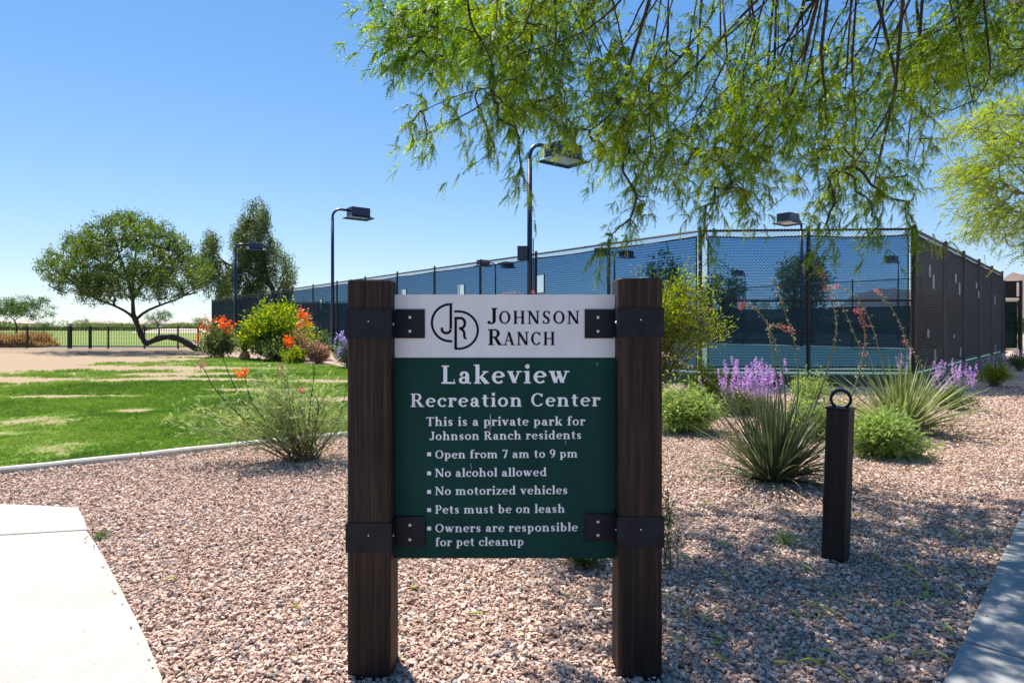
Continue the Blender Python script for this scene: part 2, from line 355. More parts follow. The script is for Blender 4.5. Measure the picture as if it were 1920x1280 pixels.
# hills on the horizon
def hills(name, x0, x1, Y, prof, depth):
    nx, ny = 120, 14; V = []; r2 = np.random.default_rng(3)
    for j in range(ny):
        t = j / (ny - 1)
        for i in range(nx):
            x = x0 + (x1 - x0) * i / (nx - 1); h = np.interp(x / Y * F + 960, [p[0] for p in prof], [p[1] for p in prof]) / F * Y
            sh = math.sin(t * math.pi * .5) ** .8
            h = (h + EYE) * sh * (1 + .10 * (r2.random() - .5)) + (math.sin(i * .9 + j * 1.3) * 1.2 if 0 < j else 0)
            V.append((x, Y - depth * (1 - t), max(h, -1)))
    Fc = [(j * nx + i, j * nx + i + 1, (j + 1) * nx + i + 1, (j + 1) * nx + i) for j in range(ny - 1) for i in range(nx - 1)]
    b = MB(); b.add(V, Fc); tag(b.build(name, M['hill'], None, True), kind='structure')
hills('desert_hills', 300, 900, 620, [(1480, 4), (1560, 30), (1600, 58), (1640, 66), (1700, 56), (1780, 40), (1840, 68), (1900, 96), (1960, 100), (2100, 70), (2600, 20)], 160)

# lawn
kerb_line = [(-13, 1.2), (-10, 3.15), (-7.2, 5.1), (-5.35, 6.41), (-4.43, 7.07), (-3.6, 7.72), (-2.5, 8.42), (-1.4, 9.2), (-.55, 10.2), (-.2, 11.6), (-.3, 13.4), (-1.1, 15.8), (-2.6, 18.3), (-5.9, 22.1)]
lawn_poly = kerb_line + [(-9.1, 25.3), (-15.8, 30.9), (-22, 34), (-60, 34), (-60, 1.2)]
def inpoly(x, y, poly):
    x = np.asarray(x); y = np.asarray(y); c = np.zeros(x.shape, bool); n = len(poly)
    for i in range(n):
        x1, y1 = poly[i]; x2, y2 = poly[(i + 1) % n]
        if y1 == y2: continue
        k = ((y1 > y) != (y2 > y)) & (x < (x2 - x1) * (y - y1) / (y2 - y1) + x1); c ^= k
    return c
def vnoise(x, y, s, seed=0):
    r = np.random.default_rng(seed); T = r.random((64, 64)); x = np.asarray(x) / s; y = np.asarray(y) / s
    xi = np.floor(x).astype(int); yi = np.floor(y).astype(int); fx = x - xi; fy = y - yi; fx = fx * fx * (3 - 2 * fx); fy = fy * fy * (3 - 2 * fy)
    a = T[xi % 64, yi % 64]; b = T[(xi + 1) % 64, yi % 64]; c = T[xi % 64, (yi + 1) % 64]; d = T[(xi + 1) % 64, (yi + 1) % 64]
    return (a * (1 - fx) + b * fx) * (1 - fy) + (c * (1 - fx) + d * fx) * fy
bare = [(-14.5, 17.3, 3.4, .9), (-12.0, 22.0, 2.8, .75), (-19, 22, 4, 1.8), (-8.6, 17.4, 2.0, .45), (-5.0, 16.8, 1.4, .45), (-6.8, 11, .4, .3), (-24, 19, 6, 3.0), (-21, 27, 6, 3), (-14, 31.5, 9, 1.8), (-17.5, 14.6, 2.4, .5), (-3.4, 12.6, .9, .35), (-10.5, 19.3, 1.5, .35)]
def green(x, y):
    x = np.asarray(x, float); y = np.asarray(y, float)
    g = .88 + .5 * (vnoise(x, y, .7, 1) - .5) + .3 * (vnoise(x, y, .22, 4) - .5) + .5 * (vnoise(x, y * 1.6, 2.6, 2) - .5)
    for cx, cy, rx, ry in bare + [(-9.5, 13.2, 1.3, .25), (-4.2, 10.4, .5, .2), (-7.5, 8.6, .5, .18), (-12.5, 12.2, 1.5, .3), (-6.2, 14.6, 1.2, .3)]:
        d = ((x - cx) / rx) ** 2 + ((y - cy) / ry) ** 2
        g = g - 1.0 * np.exp(-d * .9)
    g = g - np.clip((y - 28.8) / 3.0, 0, 1) * .8 - np.clip((-x - 16) / 5, 0, 1) * np.clip((y - 13) / 4, 0, 1) * .6
    return np.clip(g, 0, 1)
xs = np.arange(-60, .61, .25); ys = np.concatenate([np.arange(1, 12, .2), np.arange(12, 34.5, .3)])
XX, YY = np.meshgrid(xs, ys); 
Fc = []; nx = len(xs)
jj, ii = np.meshgrid(np.arange(len(ys) - 1), np.arange(nx - 1), indexing='ij')
cx_ = (xs[ii] + xs[ii + 1]) / 2; cy_ = (ys[jj] + ys[jj + 1]) / 2
keep = inpoly(cx_, cy_, lawn_poly)
Fc = np.stack([jj * nx + ii, jj * nx + ii + 1, (jj + 1) * nx + ii + 1, (jj + 1) * nx + ii], -1)[keep]
VV = np.stack([XX.ravel(), YY.ravel(), .012 + .03 * (vnoise(XX.ravel(), YY.ravel(), 2.5, 5) - .3)], -1)
lo = npmesh('lawn', VV, Fc, M['lawn']); tag(lo, kind='structure')
at_ = lo.data.attributes.new('green', 'FLOAT', 'POINT'); at_.data.foreach_set('value', green(XX.ravel(), YY.ravel()).astype(np.float32))

# concrete mow strip in cast lengths
kroot = empty('lawn_kerb'); tag(kroot, kind='structure')
kp = [np.array(p) for p in kerb_line]
def resample(pts, step):
    out = [np.array(pts[0], float)]; acc = 0
    for a, b in zip(pts[:-1], pts[1:]):
        a = np.array(a, float); b = np.array(b, float); L = np.linalg.norm(b - a); n = max(1, int(L / step))
        for k in range(1, n + 1): out.append(a + (b - a) * k / n)
    return out
def smooth2(pts, it=3):
    p = [np.array(q, float) for q in pts]
    for _ in range(it):
        q = [p[0]]
        for a, b in zip(p[:-1], p[1:]): q += [a * .75 + b * .25, a * .25 + b * .75]
        q.append(p[-1]); p = q
    return p
kl = resample(smooth2(kerb_line, 2), .2)
seg = 9; i = 0
while i < len(kl) - 1:
    pc = kl[i:i + seg + 1]
    if len(pc) < 2: break
    V = []; 
    for q, p in enumerate(pc):
        d = pc[min(q + 1, len(pc) - 1)] - pc[max(q - 1, 0)]; d /= np.linalg.norm(d); n = np.array([d[1], -d[0]])
        if q == 0: p = p + d * .006
        if q == len(pc) - 1: p = p - d * .006
        wv = .003 * math.sin(p[0] * 9)
        for (o_, z_) in ((-.055, -.06), (-.055, .052 + wv), (-.035, .068 + wv), (.035, .068 + wv), (.055, .05 + wv), (.055, -.06)):
            V.append((p[0] + n[0] * o_, p[1] + n[1] * o_, z_))
    m_ = len(pc); Fc2 = [(a * 6 + k, a * 6 + k + 1, (a + 1) * 6 + k + 1, (a + 1) * 6 + k) for a in range(m_ - 1) for k in range(5)] + [tuple(range(5, -1, -1)), tuple(range((m_ - 1) * 6, m_ * 6))]
    b = MB(); b.add(V, Fc2); b.build('kerb_block', M['kerb'], kroot); i += seg

# sidewalks, slab by slab, with tooled edges
def slab(pts, z, root, mat, inset=.012):
    bm = bmesh.new(); vs = [bm.verts.new((x, y, -.12)) for x, y in pts]; f = bm.faces.new(vs); bm.normal_update()
    if f.normal.z < 0: f.normal_flip()
    r = bmesh.ops.extrude_face_region(bm, geom=[f]); top = [e for e in r['geom'] if isinstance(e, bmesh.types.BMVert)]
    for v in top: v.co.z = z
    tf = [e for e in r['geom'] if isinstance(e, bmesh.types.BMFace)][0]
    bmesh.ops.bevel(bm, geom=list(tf.edges), offset=inset, segments=2, affect='EDGES', profile=.6)
    me = bpy.data.meshes.new('slab'); bm.to_mesh(me); bm.free(); link('slab', me, mat, root)
lw_ = empty('left_sidewalk'); tag(lw_, kind='structure')
e1 = [Gp(305, 1280), Gp(272, 1205), Gp(230, 1120), Gp(205, 1072), Gp(178, 1025), (-3.165, 4.565)]
jl = [(-3.165, 4.565), (-4.27, 4.33), (-7.2, 3.75)]
slab([(-3.165, 4.58), Gp(157, 978), Gp(147, 957), Gp(60, 952), Gp(0, 950), (-7.4, 5.25), (-7.2, 3.765)], .03, lw_, M['conc'])
slab(e1[::-1][::-1] + [(-7.2, 3.745), (-7.2, 1.6), (-.95, 1.6)], .03, lw_, M['conc'])
slab([(-.94, 1.585), (-7.2, 1.585), (-7.2, -1.5), (-.2, -1.5), (-.35, 0)], .03, lw_, M['conc'])
rw = empty('right_sidewalk'); tag(rw, kind='structure')
def rl(t): return np.array([1.885, 2.66]) + t * np.array([2.365, 2.43])
def rq(t, o_): d = np.array([2.365, 2.43]) / 3.39; n = np.array([d[1], -d[0]]); return tuple(rl(t) + n * o_)
ts = [-1.2, -.66, -.121, .12 + .0, .66, 1.2, 1.74, 2.3]
ts = [-1.3, -.75, -.2, .115, .66, 1.2, 1.75, 2.3, 2.9]
M['conc_shade'] = conc_mat('shaded_concrete', (.24, .25, .25), (.33, .33, .32))  # darker, cooler copy of the sidewalk concrete; tree shade put into the colour
for a, b_ in zip(ts[:-1], ts[1:]):
    slab([rq(a + .003, 0), rq(a + .003, 1.5), rq(b_ - .003, 1.5), rq(b_ - .003, 0)], .045, rw, M['conc_shade'])

# ------------------------------------------------------------------ scattering (gravel, grass)
def scatter(name, P, rot, scl, rnd, variants, kindlabel=None):
    me = bpy.data.meshes.new(name); me.vertices.add(len(P)); me.vertices.foreach_set('co', P.astype(np.float32).ravel())
    for nm, typ, dat in (('rot', 'FLOAT_VECTOR', rot), ('scl', 'FLOAT', scl), ('rnd', 'FLOAT', rnd), ('idx', 'INT', rng.integers(0, len(variants), len(P)))):
        a = me.attributes.new(nm, typ, 'POINT')
        if typ == 'FLOAT_VECTOR': a.data.foreach_set('vector', np.ascontiguousarray(dat, np.float32).ravel())
        elif typ == 'INT': a.data.foreach_set('value', dat.astype(np.int32))
        else: a.data.foreach_set('value', dat.astype(np.float32))
    o = bpy.data.objects.new(name, me); sc.collection.objects.link(o)
    col = bpy.data.collections.new(name + '_pieces')
    for v in variants: col.objects.link(v)
    ng = bpy.data.node_groups.new(name, 'GeometryNodeTree')
    ng.interface.new_socket('Geometry', in_out='INPUT', socket_type='NodeSocketGeometry')
    ng.interface.new_socket('Geometry', in_out='OUTPUT', socket_type='NodeSocketGeometry')
    gi = ng.nodes.new('NodeGroupInput'); go = ng.nodes.new('NodeGroupOutput')
    ci = ng.nodes.new('GeometryNodeCollectionInfo'); ci.inputs['Collection'].default_value = col
    ci.inputs['Separate Children'].default_value = True; ci.inputs['Reset Children'].default_value = True
    ip = ng.nodes.new('GeometryNodeInstanceOnPoints'); ip.inputs['Pick Instance'].default_value = True
    def na(nm, typ):
        a = ng.nodes.new('GeometryNodeInputNamedAttribute'); a.data_type = typ; a.inputs['Name'].default_value = nm; return a.outputs['Attribute']
    e2r = ng.nodes.new('FunctionNodeEulerToRotation')
    ng.links.new(na('rot', 'FLOAT_VECTOR'), e2r.inputs[0]); ng.links.new(e2r.outputs[0], ip.inputs['Rotation'])
    ng.links.new(na('scl', 'FLOAT'), ip.inputs['Scale']); ng.links.new(na('idx', 'INT'), ip.inputs['Instance Index'])
    ng.links.new(gi.outputs[0], ip.inputs['Points']); ng.links.new(ci.outputs[0], ip.inputs['Instance'])
    ng.links.new(ip.outputs[0], go.inputs[0])
    md = o.modifiers.new('scatter', 'NODES'); md.node_group = ng
    return o
stones = []
for k in range(14):
    bm = bmesh.new(); r3 = np.random.default_rng(50 + k)
    for _ in range(11):
        p = r3.normal(size=3); p /= np.linalg.norm(p); p *= .5 * r3.uniform(.8, 1.1)
        bm.verts.new((p[0] * r3.uniform(.9, 1.2), p[1] * .85, p[2] * .5))
    rs = bmesh.ops.convex_hull(bm, input=bm.verts)
    dead = [e for e in rs['geom_interior'] if isinstance(e, bmesh.types.BMVert)]
    if dead: bmesh.ops.delete(bm, geom=dead, context='VERTS')
    me = bpy.data.meshes.new('stone'); bm.to_mesh(me); bm.free(); me.materials.append(M['stone'])
    stones.append(bpy.data.objects.new('stone', me))
leftslab = [tuple(p) for p in e1] + [(-3.165, 4.58), Gp(157, 978), Gp(147, 957), Gp(60, 952), Gp(0, 950), (-7.4, 5.25), (-7.2, -1.5), (-.2, -1.5), (-.35, 0), (-.95, 1.6)]
rightslab = [rq(-1.3, -.01), rq(2.9, -.01), rq(2.9, 1.5), rq(-1.3, 1.5)]
Ps = []
for (y0, y1, dens, s0, s1) in ((1.2, 5, 4800, .011, .039), (5, 8, 3200, .014, .041), (8, 12, 1100, .026, .052), (12, 17, 420, .035, .065)):
    wd = .86 * y1 + 1.0; A = 2 * wd * (y1 - y0); n = int(A * dens)
    x = rng.uniform(-wd, wd, n); y = rng.uniform(y0, y1, n)
    k = (np.abs(x) < .86 * y + .9) & ~inpoly(x, y, lawn_poly) & ~inpoly(x, y, leftslab) & ~inpoly(x, y, rightslab)
    k &= ~((np.abs(x + .625) < .1) & (np.abs(y - 2.78) < .09)) & ~((np.abs(x - .56) < .1) & (np.abs(y - 2.78) < .09))
    k &= ~((x > 4.5) & (y > 15.4))
    x = x[k]; y = y[k]; s = (s0 + (s1 - s0) * rng.random(len(x)) ** 1.7) * np.where(rng.random(len(x)) < .04, 1.35, 1)
    z = s * .16 + .006 * vnoise(x, y, .25, 9) + .012 * rng.random(len(x)) ** 2
    Ps.append(np.stack([x, y, z, s], -1))
st_ = []
for a_, c_ in zip(e1[:-1], e1[1:]):
    for _ in range(3): t = rng.random(); o1 = rng.exponential(.04); st_.append((a_[0] + (c_[0] - a_[0]) * t - .02 - o1, a_[1] + (c_[1] - a_[1]) * t - .35 * o1, .036, rng.uniform(.008, .022)))
for _ in range(60): st_.append((*rq(rng.uniform(-.2, 2.4), .02 + rng.exponential(.12)), .05, rng.uniform(.008, .02)))
Ps.append(np.array(st_))
Ps = np.concatenate(Ps); n = len(Ps)
rot = np.stack([rng.normal(0, .32, n), rng.normal(0, .32, n), rng.uniform(0, 6.28, n)], -1)
o = scatter('gravel_stones', Ps[:, :3], rot, Ps[:, 3], rng.random(n), stones); tag(o, 'loose pink and tan crushed gravel', 'gravel', kind='stuff')

tufts = []
for k in range(8):
    V = []; Fc = []
    for b_ in range(16):
        a = rng.uniform(0, 6.28); r0 = rng.uniform(0, .5); bx, by = r0 * math.cos(a), r0 * math.sin(a)
        d = rng.uniform(0, 6.28); ln = rng.uniform(.5, 1.0); ben = rng.uniform(.1, .7); ww = .055
        sx_, sy_ = -math.sin(d) * ww, math.cos(d) * ww
        n0 = len(V)
        V += [(bx - sx_, by - sy_, 0), (bx + sx_, by + sy_, 0), (bx + sx_ * .8 + math.cos(d) * ben * .4, by + sy_ * .8 + math.sin(d) * ben * .4, ln * .6), (bx - sx_ * .8 + math.cos(d) * ben * .4, by - sy_ * .8 + math.sin(d) * ben * .4, ln * .6), (bx + math.cos(d) * ben, by + math.sin(d) * ben, ln)]
        Fc += [(n0, n0 + 1, n0 + 2, n0 + 3), (n0 + 3, n0 + 2, n0 + 4)]
    me = bpy.data.meshes.new('tuft'); me.from_pydata(V, [], Fc); me.materials.append(M['grass']); tufts.append(bpy.data.objects.new('tuft', me))
Ps = []
for (y0, y1, dens, s0, s1) in ((4, 8.5, 1150, .03, .055), (8.5, 13, 620, .04, .07), (13, 20, 240, .05, .085), (20, 31, 90, .06, .11)):
    wd = .86 * y1 + 1; A = wd * (y1 - y0); n = int(A * dens); x = rng.uniform(-wd, .1, n); y = rng.uniform(y0, y1, n)
    k = (x > -.86 * y - .9) & inpoly(x, y, lawn_poly); x = x[k]; y = y[k]
    gq = green(x, y); k = rng.random(len(x)) < np.clip((gq - .38) * 2.2, 0, 1); x = x[k]; y = y[k]; gq = gq[k]
    dk = np.array([np.min([np.hypot(1, 1)])])
    s = rng.uniform(s0, s1, len(x)) * (.6 + .6 * gq) * (.75 + .6 * vnoise(x, y, 1.1, 12))
    Ps.append(np.stack([x, y, np.full(len(x), .005), s, gq], -1))
Ps = np.concatenate(Ps); n = len(Ps)
rot = np.stack([rng.normal(0, .15, n), rng.normal(0, .15, n), rng.uniform(0, 6.28, n)], -1)
rn = np.clip(1.0 - Ps[:, 4] + rng.normal(0, .16, n) + .55 * (vnoise(Ps[:, 0], Ps[:, 1], 1.7, 21) - .4) + .15, 0, 1)
o = scatter('lawn_grass', Ps[:, :3], rot, Ps[:, 3], rn, tufts); tag(o, 'short patchy green lawn grass', 'grass', kind='stuff')

# ------------------------------------------------------------------ lettering: own serif alphabet drawn from strokes
S = .185; T = .085; SF = .065
def st(x0, y0, x1, y1, w_=S, w2=None):
    return ('p', [(x0, y0), (x1, y1)], [w_, w_ if w2 is None else w2], (abs(y1 - y0) > abs(x1 - x0) * .3))
def arc(cx, cy, rx, ry, a0, a1, wk=S, wn=T, n=18):
    P = []; Wd = []
    for i in range(n + 1):
        a = R(a0 + (a1 - a0) * i / n); P.append((cx + rx * math.cos(a), cy + ry * math.sin(a))); c = math.cos(a) ** 2; Wd.append(wn + (wk - wn) * c)
    return ('p', P, Wd, False)
def sf(x0, x1, y): return ('p', [(x0, y), (x1, y)], [SF, SF], False)
def dot(x, y, r): return ('p', [(x + r * .5 * math.cos(R(a)) , y + r * .5 * math.sin(R(a))) for a in range(0, 361, 45)], [r] * 9, False)
def poly(pts, ws): return ('p', pts, ws, False)
XH = .68
def stem(x, y0, y1, b=True, tl=True, w_=S, br=True):
    o_ = [st(x, y0, x, y1, w_)]
    if b: o_.append(sf(x - w_ / 2 - .075, x + w_ / 2 + .075, y0 + SF / 2))
    if tl: o_.append(poly([(x - w_ / 2 - .09, y1 - SF * .6), (x, y1 - SF * .55)], [SF * .8, SF * 1.1]))
    return o_
def smooth_s(x, y, w_, h):
    c = [(1.0, .78), (.93, .93), (.7, 1.0), (.4, 1.0), (.13, .9), (.08, .73), (.2, .6), (.5, .5), (.8, .4), (.93, .26), (.86, .1), (.6, .0), (.3, .0), (.07, .07), (0, .22)]
    ww = [.75, .5, .5, .55, .8, 1, 1.05, 1.1, 1.05, 1, .8, .55, .5, .5, .75]
    hh = h - T
    return poly([(x + S * .3 + p[0] * (w_ - S * .6), y + T / 2 + p[1] * hh) for p in c], [S * .92 * q for q in ww])
GL = {
 'o': (.70, [arc(.34, .34, .235, .30, 0, 360, n=28)]),
 'e': (.66, [arc(.34, .34, .235, .30, 8, 318, n=26), st(.14, .37, .56, .37, T * .9), ]),
 'c': (.60, [arc(.34, .34, .235, .30, 42, 318, n=24), dot(.50, .52, .1)]),
 'a': (.66, [st(.44, .06, .44, .45), arc(.30, .45, .14, .185, 0, 165, S, T), dot(.15, .49, .08), arc(.27, .19, .155, .15, 0, 360, S * .95, T), poly([(.44, .1), (.5, .035), (.63, .035)], [T, T, T * .8])]),
 'n': (.80, stem(.18, 0, XH) + [arc(.39, .42, .19, .215, 0, 150, S, T * 1.1), st(.58, 0, .58, .43), sf(.42, .74, SF / 2)]),
 'h': (.80, stem(.18, 0, 1.05) + [arc(.39, .42, .19, .215, 0, 150, S, T * 1.1), st(.58, 0, .58, .43), sf(.42, .74, SF / 2)]),
 'm': (1.18, stem(.18, 0, XH) + [arc(.38, .42, .18, .215, 0, 150, S, T * 1.1), st(.56, 0, .56, .43), sf(.42, .70, SF / 2), arc(.76, .42, .18, .215, 0, 150, S, T * 1.1), st(.94, 0, .94, .43), sf(.80, 1.10, SF / 2)]),
 'u': (.80, [st(.18, .25, .18, XH), poly([(.02, XH - .04), (.2, XH - .04)], [SF, SF]), arc(.36, .26, .18, .215, 180, 330, S, T * 1.1), st(.58, 0, .58, XH), poly([(.44, XH - .04), (.6, XH - .04)], [SF, SF]), sf(.58, .74, SF / 2)]),
 'r': (.56, stem(.18, 0, XH) + [arc(.37, .40, .17, .22, 50, 150, S, T * 1.3), dot(.46, .555, .11)]),
 'i': (.36, stem(.18, 0, XH) + [dot(.18, .93, .125)]),
 'l': (.36, stem(.18, 0, 1.05)),
 't': (.50, [st(.22, .2, .22, .88, S, S), st(.03, XH - SF * .6, .45, XH - SF * .6, SF), arc(.36, .2, .14, .16, 180, 300, S, T)]),
 'f': (.46, [st(.2, 0, .2, .82), sf(.04, .38, SF / 2), st(.03, XH - SF * .6, .42, XH - SF * .6, SF), arc(.36, .82, .16, .18, 60, 180, S, T * 1.1), dot(.43, .945, .08)]),
 's': (.56, [smooth_s(.06, 0, .43, XH), sf(.07, .07 + .02, .1)]),
 'k': (.76, stem(.18, 0, 1.05) + [st(.26, .28, .56, .62, T), sf(.42, .70, XH - SF / 2), poly([(.33, .40), (.62, .03)], [S, S * 1.15]), sf(.50, .75, SF / 2)]),
 'v': (.70, [st(.14, XH - .02, .36, .03, S * 1.05), st(.56, XH - .02, .36, .05, T), sf(.0, .3, XH - SF / 2), sf(.44, .70, XH - SF / 2)]),
 'w': (1.02, [st(.14, XH - .02, .33, .03, S), st(.50, XH - .1, .33, .05, T), st(.46, XH - .02, .66, .03, S), st(.86, XH - .02, .66, .05, T), sf(.0, .3, XH - SF / 2), sf(.36, .58, XH - SF / 2), sf(.74, 1.0, XH - SF / 2)]),
 'z': (.60, [sf(.07, .54, XH - SF / 2), st(.45, XH - .05, .14, .05, S), sf(.05, .55, SF / 2), st(.09, XH, .09, .52, T * .8), st(.53, 0, .53, .17, T * .8)]),
 'p': (.74, [st(.18, -.28, .18, XH), sf(.03, .34, -.28 + SF / 2), poly([(.03, XH - .04), (.18, XH - .04)], [SF, SF]), arc(.37, .34, .21, .30, -150, 150, S, T, 22)]),
 'b': (.74, [st(.18, .02, .18, 1.05), poly([(.03, 1.01), (.18, 1.01)], [SF, SF]), arc(.37, .34, .21, .30, -150, 150, S, T, 22)]),
 'd': (.78, [st(.56, 0, .56, 1.05), poly([(.42, 1.01), (.56, 1.01)], [SF, SF]), sf(.56, .72, SF / 2), arc(.35, .34, .22, .30, 30, 330, S, T, 22)]),
 'L': (.72, [st(.2, 0, .2, 1), sf(.02, .38, 1 - SF / 2), st(.02, .045, .66, .045, .09), poly([(.66, 0), (.62, .26)], [.06, .02])]),
 'R': (.88, [st(.2, 0, .2, 1), sf(.02, .38, SF / 2), sf(.02, .25, 1 - SF / 2), st(.2, .96, .44, .96, T), arc(.42, .73, .20, .23, -90, 90, S, T), st(.2, .49, .44, .49, T), poly([(.44, .48), (.70, .04)], [S * .9, S * 1.1]), sf(.6, .88, SF / 2)]),
 'P': (.74, [st(.2, 0, .2, 1), sf(.02, .38, SF / 2), sf(.02, .25, 1 - SF / 2), st(.2, .96, .42, .96, T), arc(.40, .71, .22, .25, -90, 90, S, T), st(.2, .46, .42, .46, T)]),
 'C': (.86, [arc(.46, .5, .33, .455, 42, 318, S, T, 26), poly([(.74, .98), (.72, .74)], [.03, .1]), poly([(.72, .22), (.76, .16)], [.08, .05])]),
 'O': (.96, [arc(.47, .5, .35, .455, 0, 360, S, T, 34)]),
 'T': (.84, [st(.42, 0, .42, 1), sf(.25, .59, SF / 2), st(.04, .955, .80, .955, T), poly([(.055, .97), (.055, .76)], [.08, .03]), poly([(.785, .97), (.785, .76)], [.08, .03])]),
 'J': (.56, [st(.36, .2, .36, 1), sf(.18, .55, 1 - SF / 2), arc(.19, .2, .17, .17, 215, 360, S, T), dot(.08, .10, .1)]),
 'N': (.98, [st(.17, 0, .17, 1, T * 1.2), st(.17, .97, .78, .03, S), st(.80, 0, .80, 1, T * 1.2), sf(.0, .26, 1 - SF / 2), sf(.02, .33, SF / 2), sf(.65, .96, 1 - SF / 2)]),
 'H': (.98, [st(.2, 0, .2, 1), st(.76, 0, .76, 1), st(.2, .5, .76, .5, T), sf(.03, .37, SF / 2), sf(.03, .37, 1 - SF / 2), sf(.59, .93, SF / 2), sf(.59, .93, 1 - SF / 2)]),
 'A': (.94, [st(.46, 1.0, .15, .03, T), st(.44, .98, .74, .03, S), st(.26, .34, .62, .34, T * .9), sf(.0, .3, SF / 2), sf(.58, .92, SF / 2)]),
 'S': (.72, [smooth_s(.07, 0, .56, 1.0), poly([(.60, 1.0), (.59, .78)], [.03, .07]), poly([(.09, 0), (.10, .22)], [.03, .07])]),
 '7': (.64, [st(.06, .94, .58, .94, .12), st(.53, .93, .26, 0, T * 1.4, S * 1.1), poly([(.075, 1), (.075, .76)], [.07, .03])]),
 '9': (.66, [arc(.33, .68, .21, .28, 0, 360, S * .95, T, 24), poly([(.54, .66), (.52, .4), (.42, .16), (.2, .02)], [S * .8, S * .8, S * .7, T])]),
 ' ': (.34, []),
}
class Flat:
    """flat print on an upright plane: coordinates in photo units on the panel face"""
    def __init__(s, Yp): s.m = MB(); s.Y = Yp; s.k = 0
    def pt(s, x, y, off): q = W(x, y, s.Y); return (q[0], s.Y - off, q[2])
    def strip(s, P, Wd, horiz=False):
        s.k += 1; off = .0012 + (s.k % 7) * .00006; L = []; Rr = []
        for i, p in enumerate(P):
            a = P[max(i - 1, 0)]; b = P[min(i + 1, len(P) - 1)]; dx, dy = b[0] - a[0], b[1] - a[1]; l = math.hypot(dx, dy) + 1e-9
            if horiz: nx_, ny_ = 1, 0
            else: nx_, ny_ = -dy / l, dx / l
            L.append((p[0] + nx_ * Wd[i] / 2, p[1] + ny_ * Wd[i] / 2)); Rr.append((p[0] - nx_ * Wd[i] / 2, p[1] - ny_ * Wd[i] / 2))
        V = [s.pt(x, y, off) for x, y in L] + [s.pt(x, y, off) for x, y in Rr]; n = len(P)
        s.m.add(V, [(i, i + 1, n + i + 1, n + i) for i in range(n - 1)])
    def text(s, txt, x0, x1, base, cap, small=None, track=0.0, slope=0.0):
        adv = [GL[c][0] + track for c in txt]; tot = sum(adv) - track - .06; sx_ = (x1 - x0) / tot; x = x0 - .02 * sx_
        for c, a in zip(txt, adv):
            for (_, P, Wd, hz) in GL[c][1]:
                w_ = (sx_ + cap) / 2
                if hz: s.strip([(x + p[0] * sx_, base + slope * (x - x0) - p[1] * cap) for p in P], [q * sx_ * math.hypot(1, (P[1][0] - P[0][0]) / (P[1][1] - P[0][1] + 1e-9)) for q in Wd], True)
                else:
                    s.strip([(x + p[0] * sx_, base + slope * (x - x0) - p[1] * cap) for p in P], [q * w_ for q in Wd])
            x += a * sx_
    def build(s, name, mat, root):
        o = s.m.build(name, mat); return at(o, root)

# ------------------------------------------------------------------ the park sign
SY = 2.68; PD = .186; PY = SY + .105
sign = empty('park_sign', (0, SY + PD / 2, 0)); tag(sign, 'green and silver private park rules sign between two dark timber posts', 'sign')
def timber(xl, xr, y0, y1, ztop, name, mat, root, bev=.008, zb=-.1, lean=0, seed=0):
    bm = bmesh.new(); r4 = np.random.default_rng(seed); nz_ = 22; rings = []
    b = bev; prof = [(xl + b, y0), (xr - b, y0), (xr, y0 + b), (xr, y1 - b), (xr - b, y1), (xl + b, y1), (xl, y1 - b), (xl, y0 + b)]
    for k in range(nz_ + 1):
        z = zb + (ztop - .006 - zb) * k / nz_; rings.append([bm.verts.new((x + r4.normal(0, .0007), y + r4.normal(0, .0007), z)) for x, y in prof])
    cx2, cy2 = (xl + xr) / 2, (y0 + y1) / 2
    rings.append([bm.verts.new((cx2 + (x - cx2) * .96, cy2 + (y - cy2) * .96, ztop)) for x, y in prof])
    for a, c in zip(rings[:-1], rings[1:]):
        for k in range(8): bm.faces.new((a[k], a[(k + 1) % 8], c[(k + 1) % 8], c[k]))
    bm.faces.new(rings[-1]); bmesh.ops.recalc_face_normals(bm, faces=bm.faces)
    me = bpy.data.meshes.new(name); bm.to_mesh(me); bm.free(); return at(link(name, me, mat), root)
def X(px, Y=SY): return (px - 960) / F * Y
def Z(py, Y=SY): return EYE - (py - HZ) / F * Y
lx0, lx1, rx0, rx1 = X(651), X(732), X(1160), X(1242)
pL = timber(lx0, lx1, SY, SY + PD, Z(524), 'post', M['wood'], sign, seed=1)
pR = timber(rx0, rx1, SY, SY + PD, Z(521), 'post', M['wood'], sign, seed=2)
# drying checks (thin splits) cut as dark slivers standing in the grain
for (px_, pa, pb, pw, pr) in ((690, 524, 548, .9, pL), (1192, 522, 575, 1.0, pR), (672, 1090, 1275, 1.1, pL), (716, 700, 900, .8, pL), (1206, 640, 820, .9, pR), (1176, 1080, 1250, 1.1, pR), (1225, 700, 860, .7, pR), (662, 700, 830, .7, pL), (700, 1060, 1180, .8, pL)):
    b = MB(); pts = []
    nseg = 12
    for k in range(nseg + 1):
        t = k / nseg; y_ = pa + (pb - pa) * t; ww = pw * math.sin(math.pi * min(max(t, .03), .97)) * .9; c = px_ + .8 * math.sin(t * 7 + px_)
        pts.append((X(c - ww), SY - .0012, Z(y_))); pts.append((X(c + ww), SY - .0012, Z(y_)))
    b.add(pts, [(2 * k, 2 * k + 1, 2 * k + 3, 2 * k + 2) for k in range(nseg)])
    o = b.build('split', M['crack']); o.parent = pr; 
gsp = np.random.default_rng(77)
